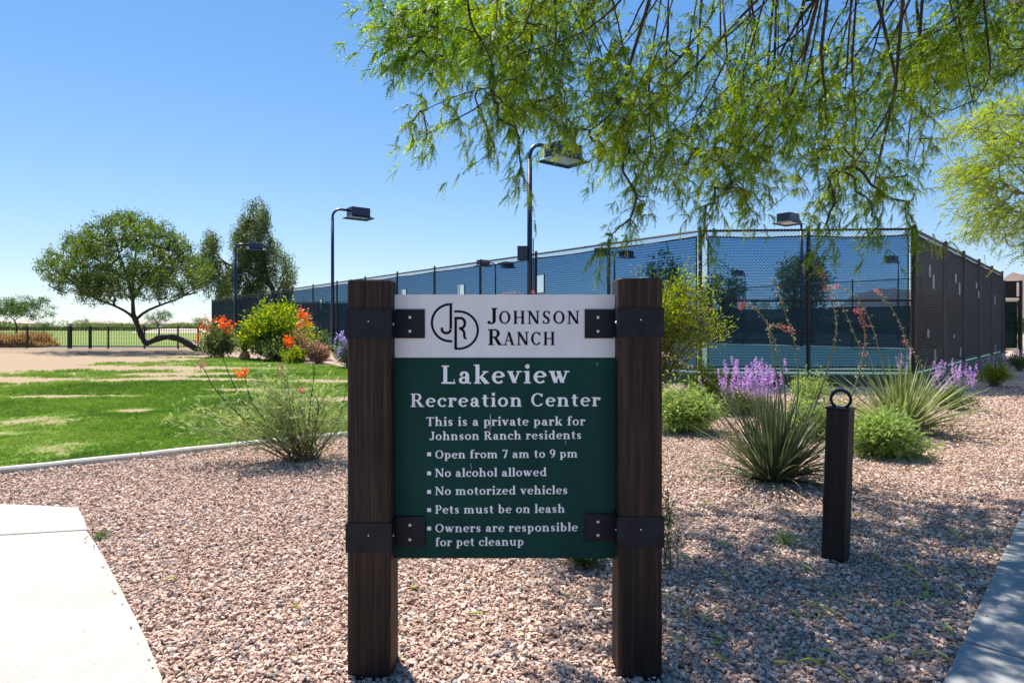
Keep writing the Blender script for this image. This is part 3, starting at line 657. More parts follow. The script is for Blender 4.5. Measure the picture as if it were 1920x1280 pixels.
for par_, xa, xb in ((pL, 655, 728), (pR, 1164, 1238)):
    for _ in range(20):
        px_ = gsp.uniform(xa, xb); pa = gsp.uniform(530, 1200); pb = pa + gsp.uniform(30, 190); pw = gsp.uniform(.25, .75); b = MB(); pts = []
        for k in range(9):
            t = k / 8; y_ = pa + (min(pb, 1270) - pa) * t; ww = pw * math.sin(math.pi * min(max(t, .03), .97)); c = px_ + .5 * math.sin(t * 6 + px_); pts += [(X(c - ww), SY - .0011, Z(y_)), (X(c + ww), SY - .0011, Z(y_))]
        b.add(pts, [(2 * k, 2 * k + 1, 2 * k + 3, 2 * k + 2) for k in range(8)]); o = b.build('split', M['crack']); o.parent = par_
# panel: green face with silver header laid on it
gx0, gx1 = X(742, PY), X(1151, PY)
b = MB(); b.box((X(738, PY), PY, Z(1046, PY)), (X(1156, PY), PY + .012, Z(554, PY))); at(b.build('green_panel', M['green']), sign)
b = MB(); b.box((gx0 - .005, PY - .004, Z(670, PY)), (gx1 + .005, PY - .0005, Z(553, PY) + .002)); hp = at(b.build('silver_header', M['silver']), sign)
fl = Flat(PY)
for txt, x0, x1, ba, cp, tr in (('Lakeview', 828, 1067, 719, 34, .10), ('Recreation Center', 770, 1125, 762.5, 25, .08), ('This is a private park for', 799, 1097, 798, 16.3, .06), ('Johnson Ranch residents', 806, 1090, 824.5, 15.6, .06),
                                ('Open from 7 am to 9 pm', 816, 1083, 859, 15.3, .05), ('No alcohol allowed', 816, 1025, 893.5, 15.6, .05), ('No motorized vehicles', 816, 1064, 927.3, 15.6, .05),
                                ('Pets must be on leash', 816, 1059, 962.2, 15.6, .05), ('Owners are responsible', 816, 1083, 997, 15.6, .05), ('for pet cleanup', 816.6, 982, 1023, 15.6, .05)):
    f_ = Flat(PY); f_.text(txt, x0, x1, ba, cp, track=tr, slope=-.008 if cp < 16 else -.004); f_.build('lettering', M['letter'], sign)
for cy in (851, 886.7, 921.5, 955.4, 990):
    f_ = Flat(PY); f_.strip([(801, cy), (808.3, cy)], [7.2, 7.2]); f_.build('bullet_mark', M['letter'], sign)
HY = PY - .004
for txt, x0, x1, ba, cp, tr in (('J', 915, 932, 607.3, 30, 0), ('OHNSON', 935.5, 1086, 607.3, 24.6, .14), ('R', 915, 941.3, 647, 30, 0), ('ANCH', 944, 1040.5, 647, 25, .12)):
    f_ = Flat(HY); f_.text(txt, x0, x1, ba, cp, track=tr); f_.build('lettering', M['black'], sign)
q = .16146
def lz(x, y): return (790 + x * q, 555 + y * q)
f_ = Flat(HY); wl = 30 * q
f_.strip([lz(*p) for p in [(342 - 17, 96)] + [(342 - 214 * math.sin(R(a)) - 5, 310 - 214 * math.cos(R(a))) for a in range(8, 173, 6)] + [(358, 526)]], [wl * .9] * 30)
f_.strip([lz(343, 82), lz(342, 380)], [wl] * 2)
f_.strip([lz(290 + 52 * math.cos(R(a)), 385 + 45 * math.sin(R(a))) for a in range(0, 181, 15)] + [lz(240, 366)], [wl] * 13 + [wl])
f_.strip([lz(399, 245), lz(399, 622)], [wl] * 2)
f_.strip([lz(380, 178)] + [lz(430 + 226 * math.sin(R(a)), 395 - 216 * math.cos(R(a))) for a in range(0, 181, 6)] + [lz(388, 610)], [wl * .85] * 33)
f_.strip([lz(388, 256), lz(450, 256)] + [lz(458 + 48 * math.sin(R(a)), 315 - 59 * math.cos(R(a))) for a in range(0, 181, 15)] + [lz(440, 376)], [wl] * 16)
f_.strip([lz(448, 378), lz(480, 392), lz(498, 420), lz(500, 470), lz(508, 490), lz(530, 496)], [wl, wl, wl, wl, wl * .8, wl * .5])
f_.build('ranch_emblem', M['black'], sign)
# small scratches
f_ = Flat(PY)
f_.strip([(919.8, 776), (919.2, 784), (920.0, 793), (918.6, 808)], [.5, .9, .7, .4]); f_.strip([(883, 868), (883.6, 880)], [.5, .3]); f_.strip([(1119.5, 679), (1119, 686)], [.8, .3]); f_.strip([(1060, 826), (1060.4, 832)], [.6, .3])
f_.build('scratch', M['letter'], sign)
# wrap-around straps
def strap(side, y0p, y1p, tab0, tab1):
    a, c = Z(y1p), Z(y0p); th = .006
    xl, xr = (lx0, lx1) if side < 0 else (rx0, rx1)
    b = MB(); 
    pr_ = [(xl - th, SY - th), (xr + th, SY - th), (xr + th, SY + PD + th), (xl - th, SY + PD + th)]
    pin = [(xl - .0005, SY - .0005), (xr + .0005, SY - .0005), (xr + .0005, SY + PD + .0005), (xl - .0005, SY + PD + .0005)]
    V = [(x, y, z) for z in (a, c) for x, y in pr_] + [(x, y, z) for z in (a, c) for x, y in pin]
    Fs = [(k, (k + 1) % 4, 4 + (k + 1) % 4, 4 + k) for k in range(4)] + [(8 + k, 12 + k, 12 + (k + 1) % 4, 8 + (k + 1) % 4) for k in range(4)]
    Fs += [(4 + k, 4 + (k + 1) % 4, 12 + (k + 1) % 4, 12 + k) for k in range(4)] + [(k, 8 + k, 8 + (k + 1) % 4, (k + 1) % 4) for k in range(4)]
    b.add(V, Fs)
    ta, tc = Z(tab1, PY), Z(tab0, PY)
    if side < 0: b.box((xr + th, PY - .011, ta), (X(797, PY), PY - .0045, tc))
    else: b.box((X(1096, PY), PY - .011, ta), (xl - th, PY - .0045, tc))
    s_ = b.build('strap', M['iron']); at(s_, sign)
    bx = X(769, PY) if side < 0 else X(1121, PY)
    for k, fr_ in enumerate((.27, .75)):
        z_ = tc + (ta - tc) * fr_
        m_ = MB(); m_.tube([(bx, PY - .0108, z_), (bx, PY - .014, z_), (bx, PY - .0165, z_)], [.0085, .0085, .005], 12); o = m_.build('bolt', M['bolt'], None, True); o.parent = s_
    # nail on the inner side of the strap
    for zz in ((a + c) / 2,):
        m_ = MB(); xi = xr + th if side < 0 else xl - th; sg = 1 if side < 0 else -1
        m_.tube([(xi, SY + .03, zz), (xi + sg * .004, SY + .03, zz)], [.006, .004], 8); o = m_.build('nail', M['bolt']); o.parent = s_
        m_ = MB(); xc = (xl + xr) / 2; m_.tube([(xc, SY - th, zz + .012), (xc, SY - th - .003, zz + .012)], [.004, .003], 8); o = m_.build('nail', M['bolt']); o.parent = s_
strap(-1, 580, 635, 580, 634); strap(1, 577, 632, 580, 634); strap(-1, 980, 1035, 967, 1023); strap(1, 968, 1025, 962, 1014)

# ------------------------------------------------------------------ bollard
BY = 4.05; bol = empty('timber_bollard', (X(1566, BY), BY, 0)); tag(bol, 'square dark timber bollard with a black iron ring on top, standing in gravel', 'bollard')
bol.rotation_mode = 'QUATERNION'; bol.rotation_quaternion = (Matrix.Rotation(R(2.0), 4, 'Y') @ Matrix.Rotation(R(-44), 4, 'Z')).to_quaternion()
hw = .069
bm_ = timber(-hw, hw, -hw, hw, 1.0, 'post', M['wood_b'], bol, seed=5); bm_.location = (0, 0, 0)
b = MB(); b.box((-hw - .004, -hw - .004, .998), (hw + .004, hw + .004, 1.012)); b.build('cap_plate', M['iron'], bol)
b = MB(); rr = .058; b.tube([(rr * math.cos(R(a)), 0, 1.012 + .052 + rr * math.sin(R(a))) for a in range(-60, 241, 15)], .0095, 8); rg = b.build('ring', M['iron'], bol, True); rg.rotation_euler = (0, 0, R(14))

# ------------------------------------------------------------------ tennis court: slab, lines, fence
A = np.array([4.85, 15.8]); D = np.array([-29.1, 59.5]); B = np.array([10.15, 15.5]); Cc = np.array([23.0, 28.8])
u = (D - A) / np.linalg.norm(D - A); E = Cc + u * 50
SZ = .32; FH = 3.66
def off(p, d): return (p[0] + d[0], p[1] + d[1])
cen = (A + B + Cc + D + E) / 5
def outset(pts, k):
    out = []; n = len(pts)
    for i in range(n):
        a = np.array(pts[i - 1]); p = np.array(pts[i]); c = np.array(pts[(i + 1) % n])
        d1 = (p - a) / np.linalg.norm(p - a); d2 = (c - p) / np.linalg.norm(c - p)
        n1 = np.array([d1[1], -d1[0]]); n2 = np.array([d2[1], -d2[0]]); m_ = n1 + n2; m_ /= (np.dot(m_, n1)); out.append(p + m_ * k)
    return out
court = [A, B, Cc, E, D]
ctr_ = empty('tennis_court'); tag(ctr_, kind='structure')
def prism(name, pts, z0, z1, mat, root=None, bev=0):
    bm = bmesh.new(); f = bm.faces.new([bm.verts.new((p[0], p[1], z0)) for p in pts]); bm.normal_update()
    if f.normal.z < 0: f.normal_flip()
    r = bmesh.ops.extrude_face_region(bm, geom=[f])
    for e in r['geom']:
        if isinstance(e, bmesh.types.BMVert): e.co.z = z1
    me = bpy.data.meshes.new(name); bm.to_mesh(me); bm.free(); return link(name, me, mat, root)
prism('court_slab', outset(court, .12), -.1, SZ - .06, M['edge'], ctr_)
prism('court_rim', outset(court, .20), SZ - .058, SZ, M['edge'], ctr_)
sheet('court_surface', [tuple(p) for p in outset(court, -.15)], SZ + .004, M['courtg'], ctr_)
v_ = np.array([.79, .613]); uu = u
def cq(a, b_): return tuple(np.array([6.3, 19.5]) + uu * a + np.array([-u[1] * -1, u[0] * -1]) * b_)
nv = np.array([u[1], -u[0]])
def cq(a, b_): p = A + uu * a + nv * b_; return (float(p[0]), float(p[1]))
sheet('play_area', [cq(9, 3.6), cq(32.8, 3.6), cq(32.8, 14.6), cq(9, 14.6)], SZ + .008, M['courtb'], ctr_)
def cline(a0, b0, a1, b1): sheet('court_line', [cq(a0, b0), cq(a1, b0), cq(a1, b1), cq(a0, b1)], SZ + .012, M['line'], ctr_)
cline(9, 3.6, 32.8, 3.66); cline(9, 14.54, 32.8, 14.6); cline(9, 3.66, 9.08, 14.54); cline(32.72, 3.66, 32.8, 14.54); cline(9.08, 4.97, 32.7, 5.02); cline(9.08, 13.18, 32.7, 13.23); cline(14.5, 5.02, 14.55, 13.18); cline(27.3, 5.02, 27.35, 13.18)
# net
net = empty('tennis_net', (*cq(20.9, 9.1), SZ)); tag(net, 'low tennis net across the court behind the dark windscreen', 'net')
b = MB()
for k in range(41):
    p = np.array(cq(20.9, 3.2 + k * .3)); b.tube([(*p, SZ + .02), (*p, SZ + .92)], .004, 3, False)
for k in range(9):
    b.tube([(*cq(20.9, 3.0), SZ + .05 + k * .1), (*cq(20.9, 15.2), SZ + .05 + k * .1)], .004, 3, False)
at(b.build('net_mesh', M['fblack']), net)
b = MB(); p0, p1 = cq(20.88, 3.0), cq(20.88, 15.2); b.obox((*(np.array(p0) + np.array(p1)) / 2, SZ + .95), (*nv, 0), (*uu, 0), (0, 0, 1), 6.1, .01, .035); at(b.build('net_band', M['line']), net)
for q_ in (2.95, 15.25):
    b = MB(); b.tube([(*cq(20.9, q_), SZ), (*cq(20.9, q_), SZ + 1.07)], .04, 8); at(b.build('net_post', M['edge']), net)

fence = empty('court_fence', (float(A[0]), float(A[1]), SZ)); tag(fence, 'tall black chain link tennis court fence covered with dark see-through windscreen', 'fence')
def sparam(P0, P1, px):
    r = (px - 960) / F; dx, dy = P1 - P0; return (r * P0[1] - P0[0]) / (dx - r * dy)
ZT = SZ + FH
def post3(p, z0=SZ - .02, z1=ZT + .04, r=.045, name='fence_post', cap=True):
    b = MB(); b.tube([(p[0], p[1], z0), (p[0], p[1], z1)], r, 8)
    if cap: b.tube([(p[0], p[1], z1), (p[0], p[1], z1 + .05), (p[0], p[1], z1 + .09)], [r * 1.15, r * 1.1, r * .3], 8)
    return at(b.build(name, M['fblack']), fence)
def chain(P0, P1, z0, z1, pitch, wr, name='chain_link', root=None):
    L = float(np.linalg.norm(P1 - P0)); d = (P1 - P0) / L; n = np.array([d[1], -d[0]]) * .012; h = z1 - z0
    k = np.arange(-h, L + h, pitch); V = []; 
    for sgn in (1, -1):
        s0 = k.copy(); zA = np.full_like(s0, z0); s1 = s0 + sgn * h; zB = np.full_like(s0, z1)
        # clip to the frame
        a = s0.copy(); c = s1.copy(); t0 = np.zeros_like(a); t1 = np.ones_like(a)
        with np.errstate(divide='ignore', invalid='ignore'):
            ta = (0 - s0) / (s1 - s0); tb = (L - s0) / (s1 - s0)
        lo_, hi_ = np.minimum(ta, tb), np.maximum(ta, tb); t0 = np.maximum(t0, lo_); t1 = np.minimum(t1, hi_); ok = t1 > t0 + 1e-3
        t0, t1, s0b, s1b = t0[ok], t1[ok], s0[ok], s1[ok]
        for t0_, t1_, sa, sb_ in zip(t0, t1, s0b, s1b):
            V.append((sa + (sb_ - sa) * t0_, z0 + h * t0_, sa + (sb_ - sa) * t1_, z0 + h * t1_, sgn))
    V = np.array(V); m_ = len(V); out = np.zeros((m_, 6, 3)); 
    for e, (si, zi) in enumerate(((0, 1), (2, 3))):
        for q_, (os_, oz_, on_) in enumerate(((wr, 0, 0), (-wr, 0, 0), (0, 0, 1.6))):
            s_ = V[:, si] + os_ * .7; z_ = V[:, zi] - os_ * .7 * V[:, 4]
            nn = (1.0 if on_ == 0 else 1.0 + on_ * wr / .012)
            out[:, e * 3 + q_, 0] = P0[0] + d[0] * s_ + n[0] * (nn + .15 * V[:, 4]); out[:, e * 3 + q_, 1] = P0[1] + d[1] * s_ + n[1] * (nn + .15 * V[:, 4]); out[:, e * 3 + q_, 2] = z_
    base = np.arange(m_)[:, None] * 6
    fc = np.concatenate([base + np.array([[0, 1, 4, 3]]), base + np.array([[1, 2, 5, 4]]), base + np.array([[2, 0, 3, 5]])])
    o = npmesh(name, out.reshape(-1, 3), fc, M['fblack']); o['kind'] = 'stuff'; return at(o, root or fence)
def screen(P0, P1, sa, sb_, z0, z1, mat, hole=None, sag=.05, inset=.05, push=.02, name='windscreen'):
    L = float(np.linalg.norm(P1 - P0)); d = (P1 - P0) / L; n = np.array([d[1], -d[0]])
    i0_, i1_ = inset if isinstance(inset, tuple) else (inset, inset); a = sa * L + i0_; c = sb_ * L - i1_; cols = list(np.linspace(a, c, 9)); rows = [z0, z0 + (z1 - z0) * .5, z1]
    if hole:
        hs, hz_, hw_, hh_ = hole; cols = sorted([x for x in cols if abs(x - hs) > hw_ * .6 + .02] + [hs - hw_ / 2, hs + hw_ / 2]); rows = sorted([z0, z1, hz_ - hh_ / 2, hz_ + hh_ / 2])
    V = []; Fs = []
    for j, z in enumerate(rows):
        for i, s_ in enumerate(cols):
            t = (s_ - a) / (c - a); zz = z - (sag * math.sin(t * math.pi) + .006 * math.sin(t * 23)) * (1 if j == len(rows) - 1 else 0) + (.03 * math.sin(t * math.pi) if j == 0 else 0)
            bulge = push + .012 * math.sin(t * math.pi * 3) * math.sin((z - z0) * 1.7)
            V.append((P0[0] + d[0] * s_ - n[0] * bulge, P0[1] + d[1] * s_ - n[1] * bulge, zz))
    nc = len(cols)
    for j in range(len(rows) - 1):
        for i in range(nc - 1):
            sm = (cols[i] + cols[i + 1]) / 2; zm = (rows[j] + rows[j + 1]) / 2
            if hole and abs(sm - hs) < hw_ / 2 and abs(zm - hz_) < hh_ / 2: continue
            Fs.append((j * nc + i, j * nc + i + 1, (j + 1) * nc + i + 1, (j + 1) * nc + i))
    b = MB(); b.add(V, Fs); o = at(b.build(name, mat, None, True), fence)
    # hems: top, bottom, sides; and a bound edge round the opening
    b = MB()
    def P3(s_, z, k=.01): return (P0[0] + d[0] * s_ + n[0] * k, P0[1] + d[1] * s_ + n[1] * k, z)
    top = V[(len(rows) - 1) * nc:]; bot = V[:nc]
    b.tube([(p[0], p[1], p[2]) for p in top], .022, 4); b.tube([(p[0], p[1], p[2]) for p in bot], .018, 4)
    b.tube([P3(a, z0, -push), P3(a, z1, -push)], .02, 4); b.tube([P3(c, z0, -push), P3(c, z1, -push)], .02, 4)
    if hole:
        x0, x1, y0, y1 = hs - hw_ / 2, hs + hw_ / 2, hz_ - hh_ / 2, hz_ + hh_ / 2
        b.tube([P3(x0, y0, .03), P3(x1, y0, .03), P3(x1, y1, .03), P3(x0, y1, .03), P3(x0, y0, .03)], .022, 4)
    h_ = b.build('hem', M['fblack']); h_.parent = o
    return o
def rail(P0, P1, sa, sb_, z, r=.028, name='rail'):
    a = P0 + (P1 - P0) * sa; c = P0 + (P1 - P0) * sb_; b = MB(); b.tube([(*a, z), (*c, z)], r, 6); return at(b.build(name, M['fblack']), fence)

# long left side
L_ad = float(np.linalg.norm(D - A)); postpx = [1313, 1142, 1005, 901, 815, 745, 685, 632, 587, 548, 513, 481, 449, 423, 398]
sl = [0.0] + [sparam(A, D, p) for p in postpx[1:-1]] + [1.0]
holes_l = {1: (1012, 532, .42, .62), 2: None, 3: (865, 545, .42, .5), 4: (757, 552, .45, .5), 6: None, 7: (601, 571, .5, .62), 12: (418, 587, .6, .7)}
for i, s_ in enumerate(sl): post3(A + (D - A) * s_, r=.05 if i in (0, 14) else .04)
for i in range(14):
    hl = None
    if holes_l.get(i):
        hp_, hy, hw_, hh_ = holes_l[i]; s_ = sparam(A, D, hp_)
        pt = A + (D - A) * s_; zc = EYE - (hy - HZ) / F * pt[1]
        if sl[i] < s_ < sl[i + 1]: hl = (s_ * L_ad, zc, hw_, hh_)
    screen(A, D, sl[i], sl[i + 1], SZ + .12, ZT - .14, M['screen'], hl, sag=.02 + .01 * (i % 3), inset=(.04, .04) if i else (.10, .04))
    rail(A, D, sl[i], sl[i + 1], ZT, .03); rail(A, D, sl[i], sl[i + 1], SZ + 1.95, .022); rail(A, D, sl[i], sl[i + 1], SZ + .08, .02)
chain(D, A, SZ + .05, ZT + .04, .085, .0045)
# chamfered front face
for p_, r_ in ((B, .065),): post3(p_, r=r_)
L_ab = float(np.linalg.norm(B - A)); sm_ = sparam(A, B, 1516)
post3(A + (B - A) * sm_, r=.045)
def hol(P0, P1, px_, py_, hw_, hh_):
    s_ = sparam(P0, P1, px_); pt = P0 + (P1 - P0) * s_; return (s_ * float(np.linalg.norm(P1 - P0)), EYE - (py_ - HZ) / F * pt[1], hw_, hh_)
screen(A, B, 0, sm_, SZ + .14, ZT - .14, M['screen'], hol(A, B, 1505, 503, .15, .32), sag=.04, inset=(.2, .03))
screen(A, B, sm_, 1, SZ + .14, ZT - .14, M['screen'], None, sag=.05, inset=(.03, .12))
for a_, c_ in ((0, sm_), (sm_, 1)):
    rail(A, B, a_, c_, ZT, .032); rail(A, B, a_, c_, SZ + .08, .024); rail(A, B, a_, c_, SZ + 1.86, .028)
chain(A, B, SZ + .05, ZT + .05, .085, .0042)
for (px_, py_) in ((1511, 503), (1512, 628)):   # gate-style latch frames on the mid post
    s_ = sparam(A, B, px_); c = A + (B - A) * s_; zc = EYE - (py_ - HZ) / F * c[1]; d = (B - A) / L_ab; b = MB()
    V = [(c[0] + d[0] * i_, c[1] + d[1] * i_ - .05, zc + j_) for i_, j_ in ((-.18, -.17), (.18, -.17), (.18, .17), (-.18, .17), (-.18, -.17))]
    b.tube(V, .016, 5); at(b.build('latch_frame', M['fblack']), fence)
# right side
L_bc = float(np.linalg.norm(Cc - B)); sr = [0] + [sparam(B, Cc, p) for p in (1772, 1806, 1835, 1859)] + [1.0]
for s_ in sr[1:]: post3(B + (Cc - B) * s_, r=.06 if s_ == 1 else .06)
for i in range(5):
    screen(B, Cc, sr[i], sr[i + 1], SZ + .10, ZT - .08, M['screen_r'], None, sag=.04, inset=.05 if i else .12)
    rail(B, Cc, sr[i], sr[i + 1], ZT, .035); rail(B, Cc, sr[i], sr[i + 1], SZ + .07, .03)
chain(B, Cc, SZ + .05, ZT + .03, .075, .0035)
M['flap'] = surf('worn_vent_patch', (.22, .20, .20), (.42, .40, .40), 30, .8, 0, 0)
dbc = (Cc - B) / L_bc; nbc = np.array([dbc[1], -dbc[0]])
for (px_, py_, h_) in ((1741, 508, .30), (1748, 528, .36), (1738, 625, .2), (1751, 666, .3), (1790, 522, .26), (1797, 541, .36), (1799, 660, .26), (1829, 535, .2), (1833, 552, .26), (1864, 563, .36), (1865, 652, .26), (1787, 630, .1)):
    s_ = sparam(B, Cc, px_); c = B + (Cc - B) * s_ + nbc * .03; zc = EYE - (py_ - HZ) / F * c[1]
    b = MB(); b.obox((c[0], c[1], zc), (*dbc, 0), (*nbc, 0), (0, 0, 1), .13, .004, h_ * .55); at(b.build('vent_patch', M['flap']), fence)
# far side, lower windscreen
nf = 15
for i in range(nf + 1): post3(Cc + (E - Cc) * i / nf, r=.04)
for i in range(nf):
    screen(Cc, E, i / nf, (i + 1) / nf, SZ + .05, SZ + 2.25, M['screen_f'], None, sag=.03, inset=.03); rail(Cc, E, i / nf, (i + 1) / nf, ZT, .03)
chain(Cc, E, SZ + 2.2, ZT, .12, .004)
# back end
for i in range(7): post3(E + (D - E) * i / 7)
for i in range(7):
    screen(E, D, i / 7, (i + 1) / 7, SZ + .05, ZT - .1, M['screen_f'], None, sag=.03, inset=.03); rail(E, D, i / 7, (i + 1) / 7, ZT, .03)

# gate bay beyond the right corner
gate = empty('court_gate', (float(Cc[0]), float(Cc[1]), 0)); tag(gate, 'black chain link gate with green screen past the far right fence corner', 'gate')
GY = 30.0
def gx(px): return (px - 960) / F * GY
def gz(py): return EYE - (py - HZ) / F * GY
for px_ in (1882, 1914): 
    b = MB(); b.tube([(gx(px_), GY, -.05), (gx(px_), GY, gz(526))], .07, 8); at(b.build('gate_post', M['fblack']), gate)
b = MB()
for (a_, c_, y_) in ((1882, 1914, 528), (1882, 1914, 557)): b.tube([(gx(a_), GY, gz(y_)), (gx(c_), GY, gz(y_))], .04, 6)
at(b.build('header_rail', M['fblack']), gate)
b = MB(); b.box((gx(1883), GY + .03, gz(556)), (gx(1907), GY + .035, gz(529))); at(b.build('transom_screen', M['screen_r']), gate)
b = MB(); b.tube([(gx(1884), GY, gz(655)), (gx(1884), GY, gz(563)), (gx(1910), GY, gz(563)), (gx(1910), GY, gz(655)), (gx(1884), GY, gz(655))], .045, 6); b.tube([(gx(1884), GY, gz(609)), (gx(1910), GY, gz(609))], .03, 6); fr_ = at(b.build('gate_frame', M['fblack']), gate)
for (ya, yb) in ((608, 565), (653, 610)):
    b = MB(); b.box((gx(1885), GY + .05, gz(ya)), (gx(1909), GY + .055, gz(yb))); at(b.build('gate_screen', M['screen_f']), gate)
for (y_) in (570, 640):
    b = MB(); b.tube([(gx(1912), GY, gz(y_) - .1), (gx(1912), GY, gz(y_) + .1)], .09, 6); at(b.build('hinge', M['fblack']), gate)
f2 = empty('side_fence', (gx(1918), GY - .4, 0)); tag(f2, 'short run of dark screened fence at the right picture edge beyond the gate', 'fence')
for k in range(4):
    b = MB(); b.tube([(gx(1920) + k * 2.6, GY - .6, -.05), (gx(1920) + k * 2.6, GY - .6, gz(527))], .05, 8); at(b.build('fence_post', M['fblack']), f2)
for k in range(3):
    b = MB(); b.box((gx(1920) + k * 2.6 + .06, GY - .585, .1), (gx(1920) + k * 2.6 + 2.54, GY - .58, gz(531))); at(b.build('windscreen', M['screen_r']), f2)
b = MB(); b.tube([(gx(1920), GY - .6, gz(528)), (gx(1920) + 7.8, GY - .6, gz(528))], .035, 6); at(b.build('rail', M['fblack']), f2)

# ------------------------------------------------------------------ court lights
def court_light(x, y, z0, H, dirs, label, jb=False, rp=.085):
    r_ = empty('court_light', (x, y, z0)); tag(r_, label, 'light pole', 'shoebox lights around the tennis courts')
    b = MB(); b.tube([(0, 0, 0), (0, 0, H - .55)], [rp, rp * .85], 10); b.build('pole', M['lamp'], r_, True)
    b = MB(); b.box((-.2, -.2, 0), (.2, .2, .04)); b.build('base_plate', M['lamp'], r_)
    for (dx, dy) in dirs:
        d = np.array([dx, dy]) / math.hypot(dx, dy); n = np.array([-d[1], d[0]])
        b = MB(); pts = [(0, 0, H - .56)] + [(d[0] * .5 * (1 - math.cos(R(a))), d[1] * .5 * (1 - math.cos(R(a))), H - .5 + .5 * math.sin(R(a))) for a in range(0, 91, 15)] + [(d[0] * 1.0, d[1] * 1.0, H)]
        b.tube(pts, rp * .7, 8); b.build('arm', M['lamp'], r_, True)
        hc = d * 1.55
        b = MB(); A3 = (d[0], d[1], 0); B3 = (n[0], n[1], 0)
        b.obox((hc[0], hc[1], H - .05), A3, B3, (0, 0, 1), .56, .40, .24)
        hd = b.build('lamp_head', M['lamp'], r_)
        md = hd.modifiers.new('bevel', 'BEVEL'); md.width = .02; md.segments = 2
        b = MB(); c = np.array([hc[0], hc[1], H - .29]); V = []
        for (hx, hy, z_) in ((.56, .40, 0), (.76, .56, -.10), (.76, .56, -.13)):
            for i_, j_ in ((-1, -1), (1, -1), (1, 1), (-1, 1)): V.append((c[0] + d[0] * hx * i_ + n[0] * hy * j_, c[1] + d[1] * hx * i_ + n[1] * hy * j_, c[2] + z_))
        b.add(V, [(k, (k + 1) % 4, 4 + (k + 1) % 4, 4 + k) for k in range(4)] + [(4 + k, 4 + (k + 1) % 4, 8 + (k + 1) % 4, 8 + k) for k in range(4)])
        b.build('visor', M['lamp'], r_)
        b = MB(); b.obox((c[0], c[1], c[2] - .05), A3, B3, (0, 0, 1), .58, .40, .008); b.build('lens', M['lens'], r_)
    if jb:
        b = MB(); b.box((-.42, -.22, 3.75), (-.08, .0, 4.22)); j = b.build('junction_box', M['lamp'], r_)
        b = MB(); b.tube([(.12, -.05, 1.2), (.12, -.05, 4.5)], .02, 6); b.build('conduit', M['fblack'], r_)
    return r_
def onAD(px, back=-.28):
    s_ = sparam(A, D, px); p = A + (D - A) * s_; n = np.array([u[1], -u[0]]); return p + n * back
def onCE(px): s_ = sparam(Cc, E, px); return Cc + (E - Cc) * s_ + nv * .3
nn = tuple(nv)
p = onAD(1005); court_light(p[0], p[1], 0, 7.75, [nn], 'tallest black light pole, with a grey box on it, its lamp among hanging branches', True, .1)
p = onAD(632.5); court_light(p[0], p[1], 0, 8.15, [nn], 'black curved light pole in open sky just left of the sign', False, .1)
p = onAD(448); court_light(p[0], p[1], 0, 8.4, [nn], 'leftmost black curved light pole in front of the drooping tree', False, .12)
p = onCE(1498); court_light(p[0], p[1], 0, 7.85, [(-nn[0], -nn[1])], 'light pole across the court whose lamp tops the fence centre', False, .1)
def LP(px, top, H=8.0): Y = (H - EYE) * F / (HZ - top); return (px - 960) / F * Y, Y
x_, y_ = LP(929, 493); court_light(x_, y_, 0, 8, [nn, (-nn[0], -nn[1])], 'distant two-headed light pole seen through the screen above the sign')
x_, y_ = LP(1152, 472); court_light(x_, y_, 0, 8, [nn, (-nn[0], -nn[1])], 'distant light pole seen through the screen beside the right sign post')
x_, y_ = LP(1397, 511); court_light(x_, y_, 0, 8, [(-nn[0], -nn[1])], 'smallest distant light pole seen through the screen left of the gate post')
x_, y_ = LP(1684, 486); court_light(x_, y_, 0, 8, [(-nn[0], -nn[1])], 'distant light pole seen through the screen near the right fence corner')

# ------------------------------------------------------------------ black picket fence on the left
pf = empty('picket_fence', W(170, 652, 42.0)[:2].tolist() + [0]); tag(pf, 'low black iron picket fence between the dirt and the golf green', 'fence')
FX0, FX1 = (-60 - 960) / F * 42.5, (400 - 960) / F * 40.5; P0 = np.array([FX0, 42.5]); P1 = np.array([FX1, 40.5]); Lp = float(np.linalg.norm(P1 - P0)); dp = (P1 - P0) / Lp
b = MB(); b.box((-.011, -.011, .08), (.011, .011, 1.42)); pk = b.build('picket', M['fblack'], pf)
npk = 150
for k in range(npk):
    o = pk if k == 0 else pk.copy()
    if k: sc.collection.objects.link(o); o.parent = pf
    p = P0 + dp * (Lp * (k + .5) / npk) - np.array(pf.location[:2]); o.location = (p[0], p[1], 0)
for px_, w_ in ((-30, .04), (51, .04), (131, .09), (169, .07), (203, .04), (271, .04), (334, .04), (372, .04)):
    s_ = sparam(P0, P1, px_); p = P0 + (P1 - P0) * s_; b = MB(); b.box((p[0] - w_, p[1] - w_, 0), (p[0] + w_, p[1] + w_, 1.5)); at(b.build('fence_post', M['fblack']), pf)
for z_ in (1.40, 1.22, .16):
    b = MB(); b.obox(((P0[0] + P1[0]) / 2, (P0[1] + P1[1]) / 2, z_), (*dp, 0), (-dp[1], dp[0], 0), (0, 0, 1), Lp / 2, .018, .02); at(b.build('rail', M['fblack']), pf)

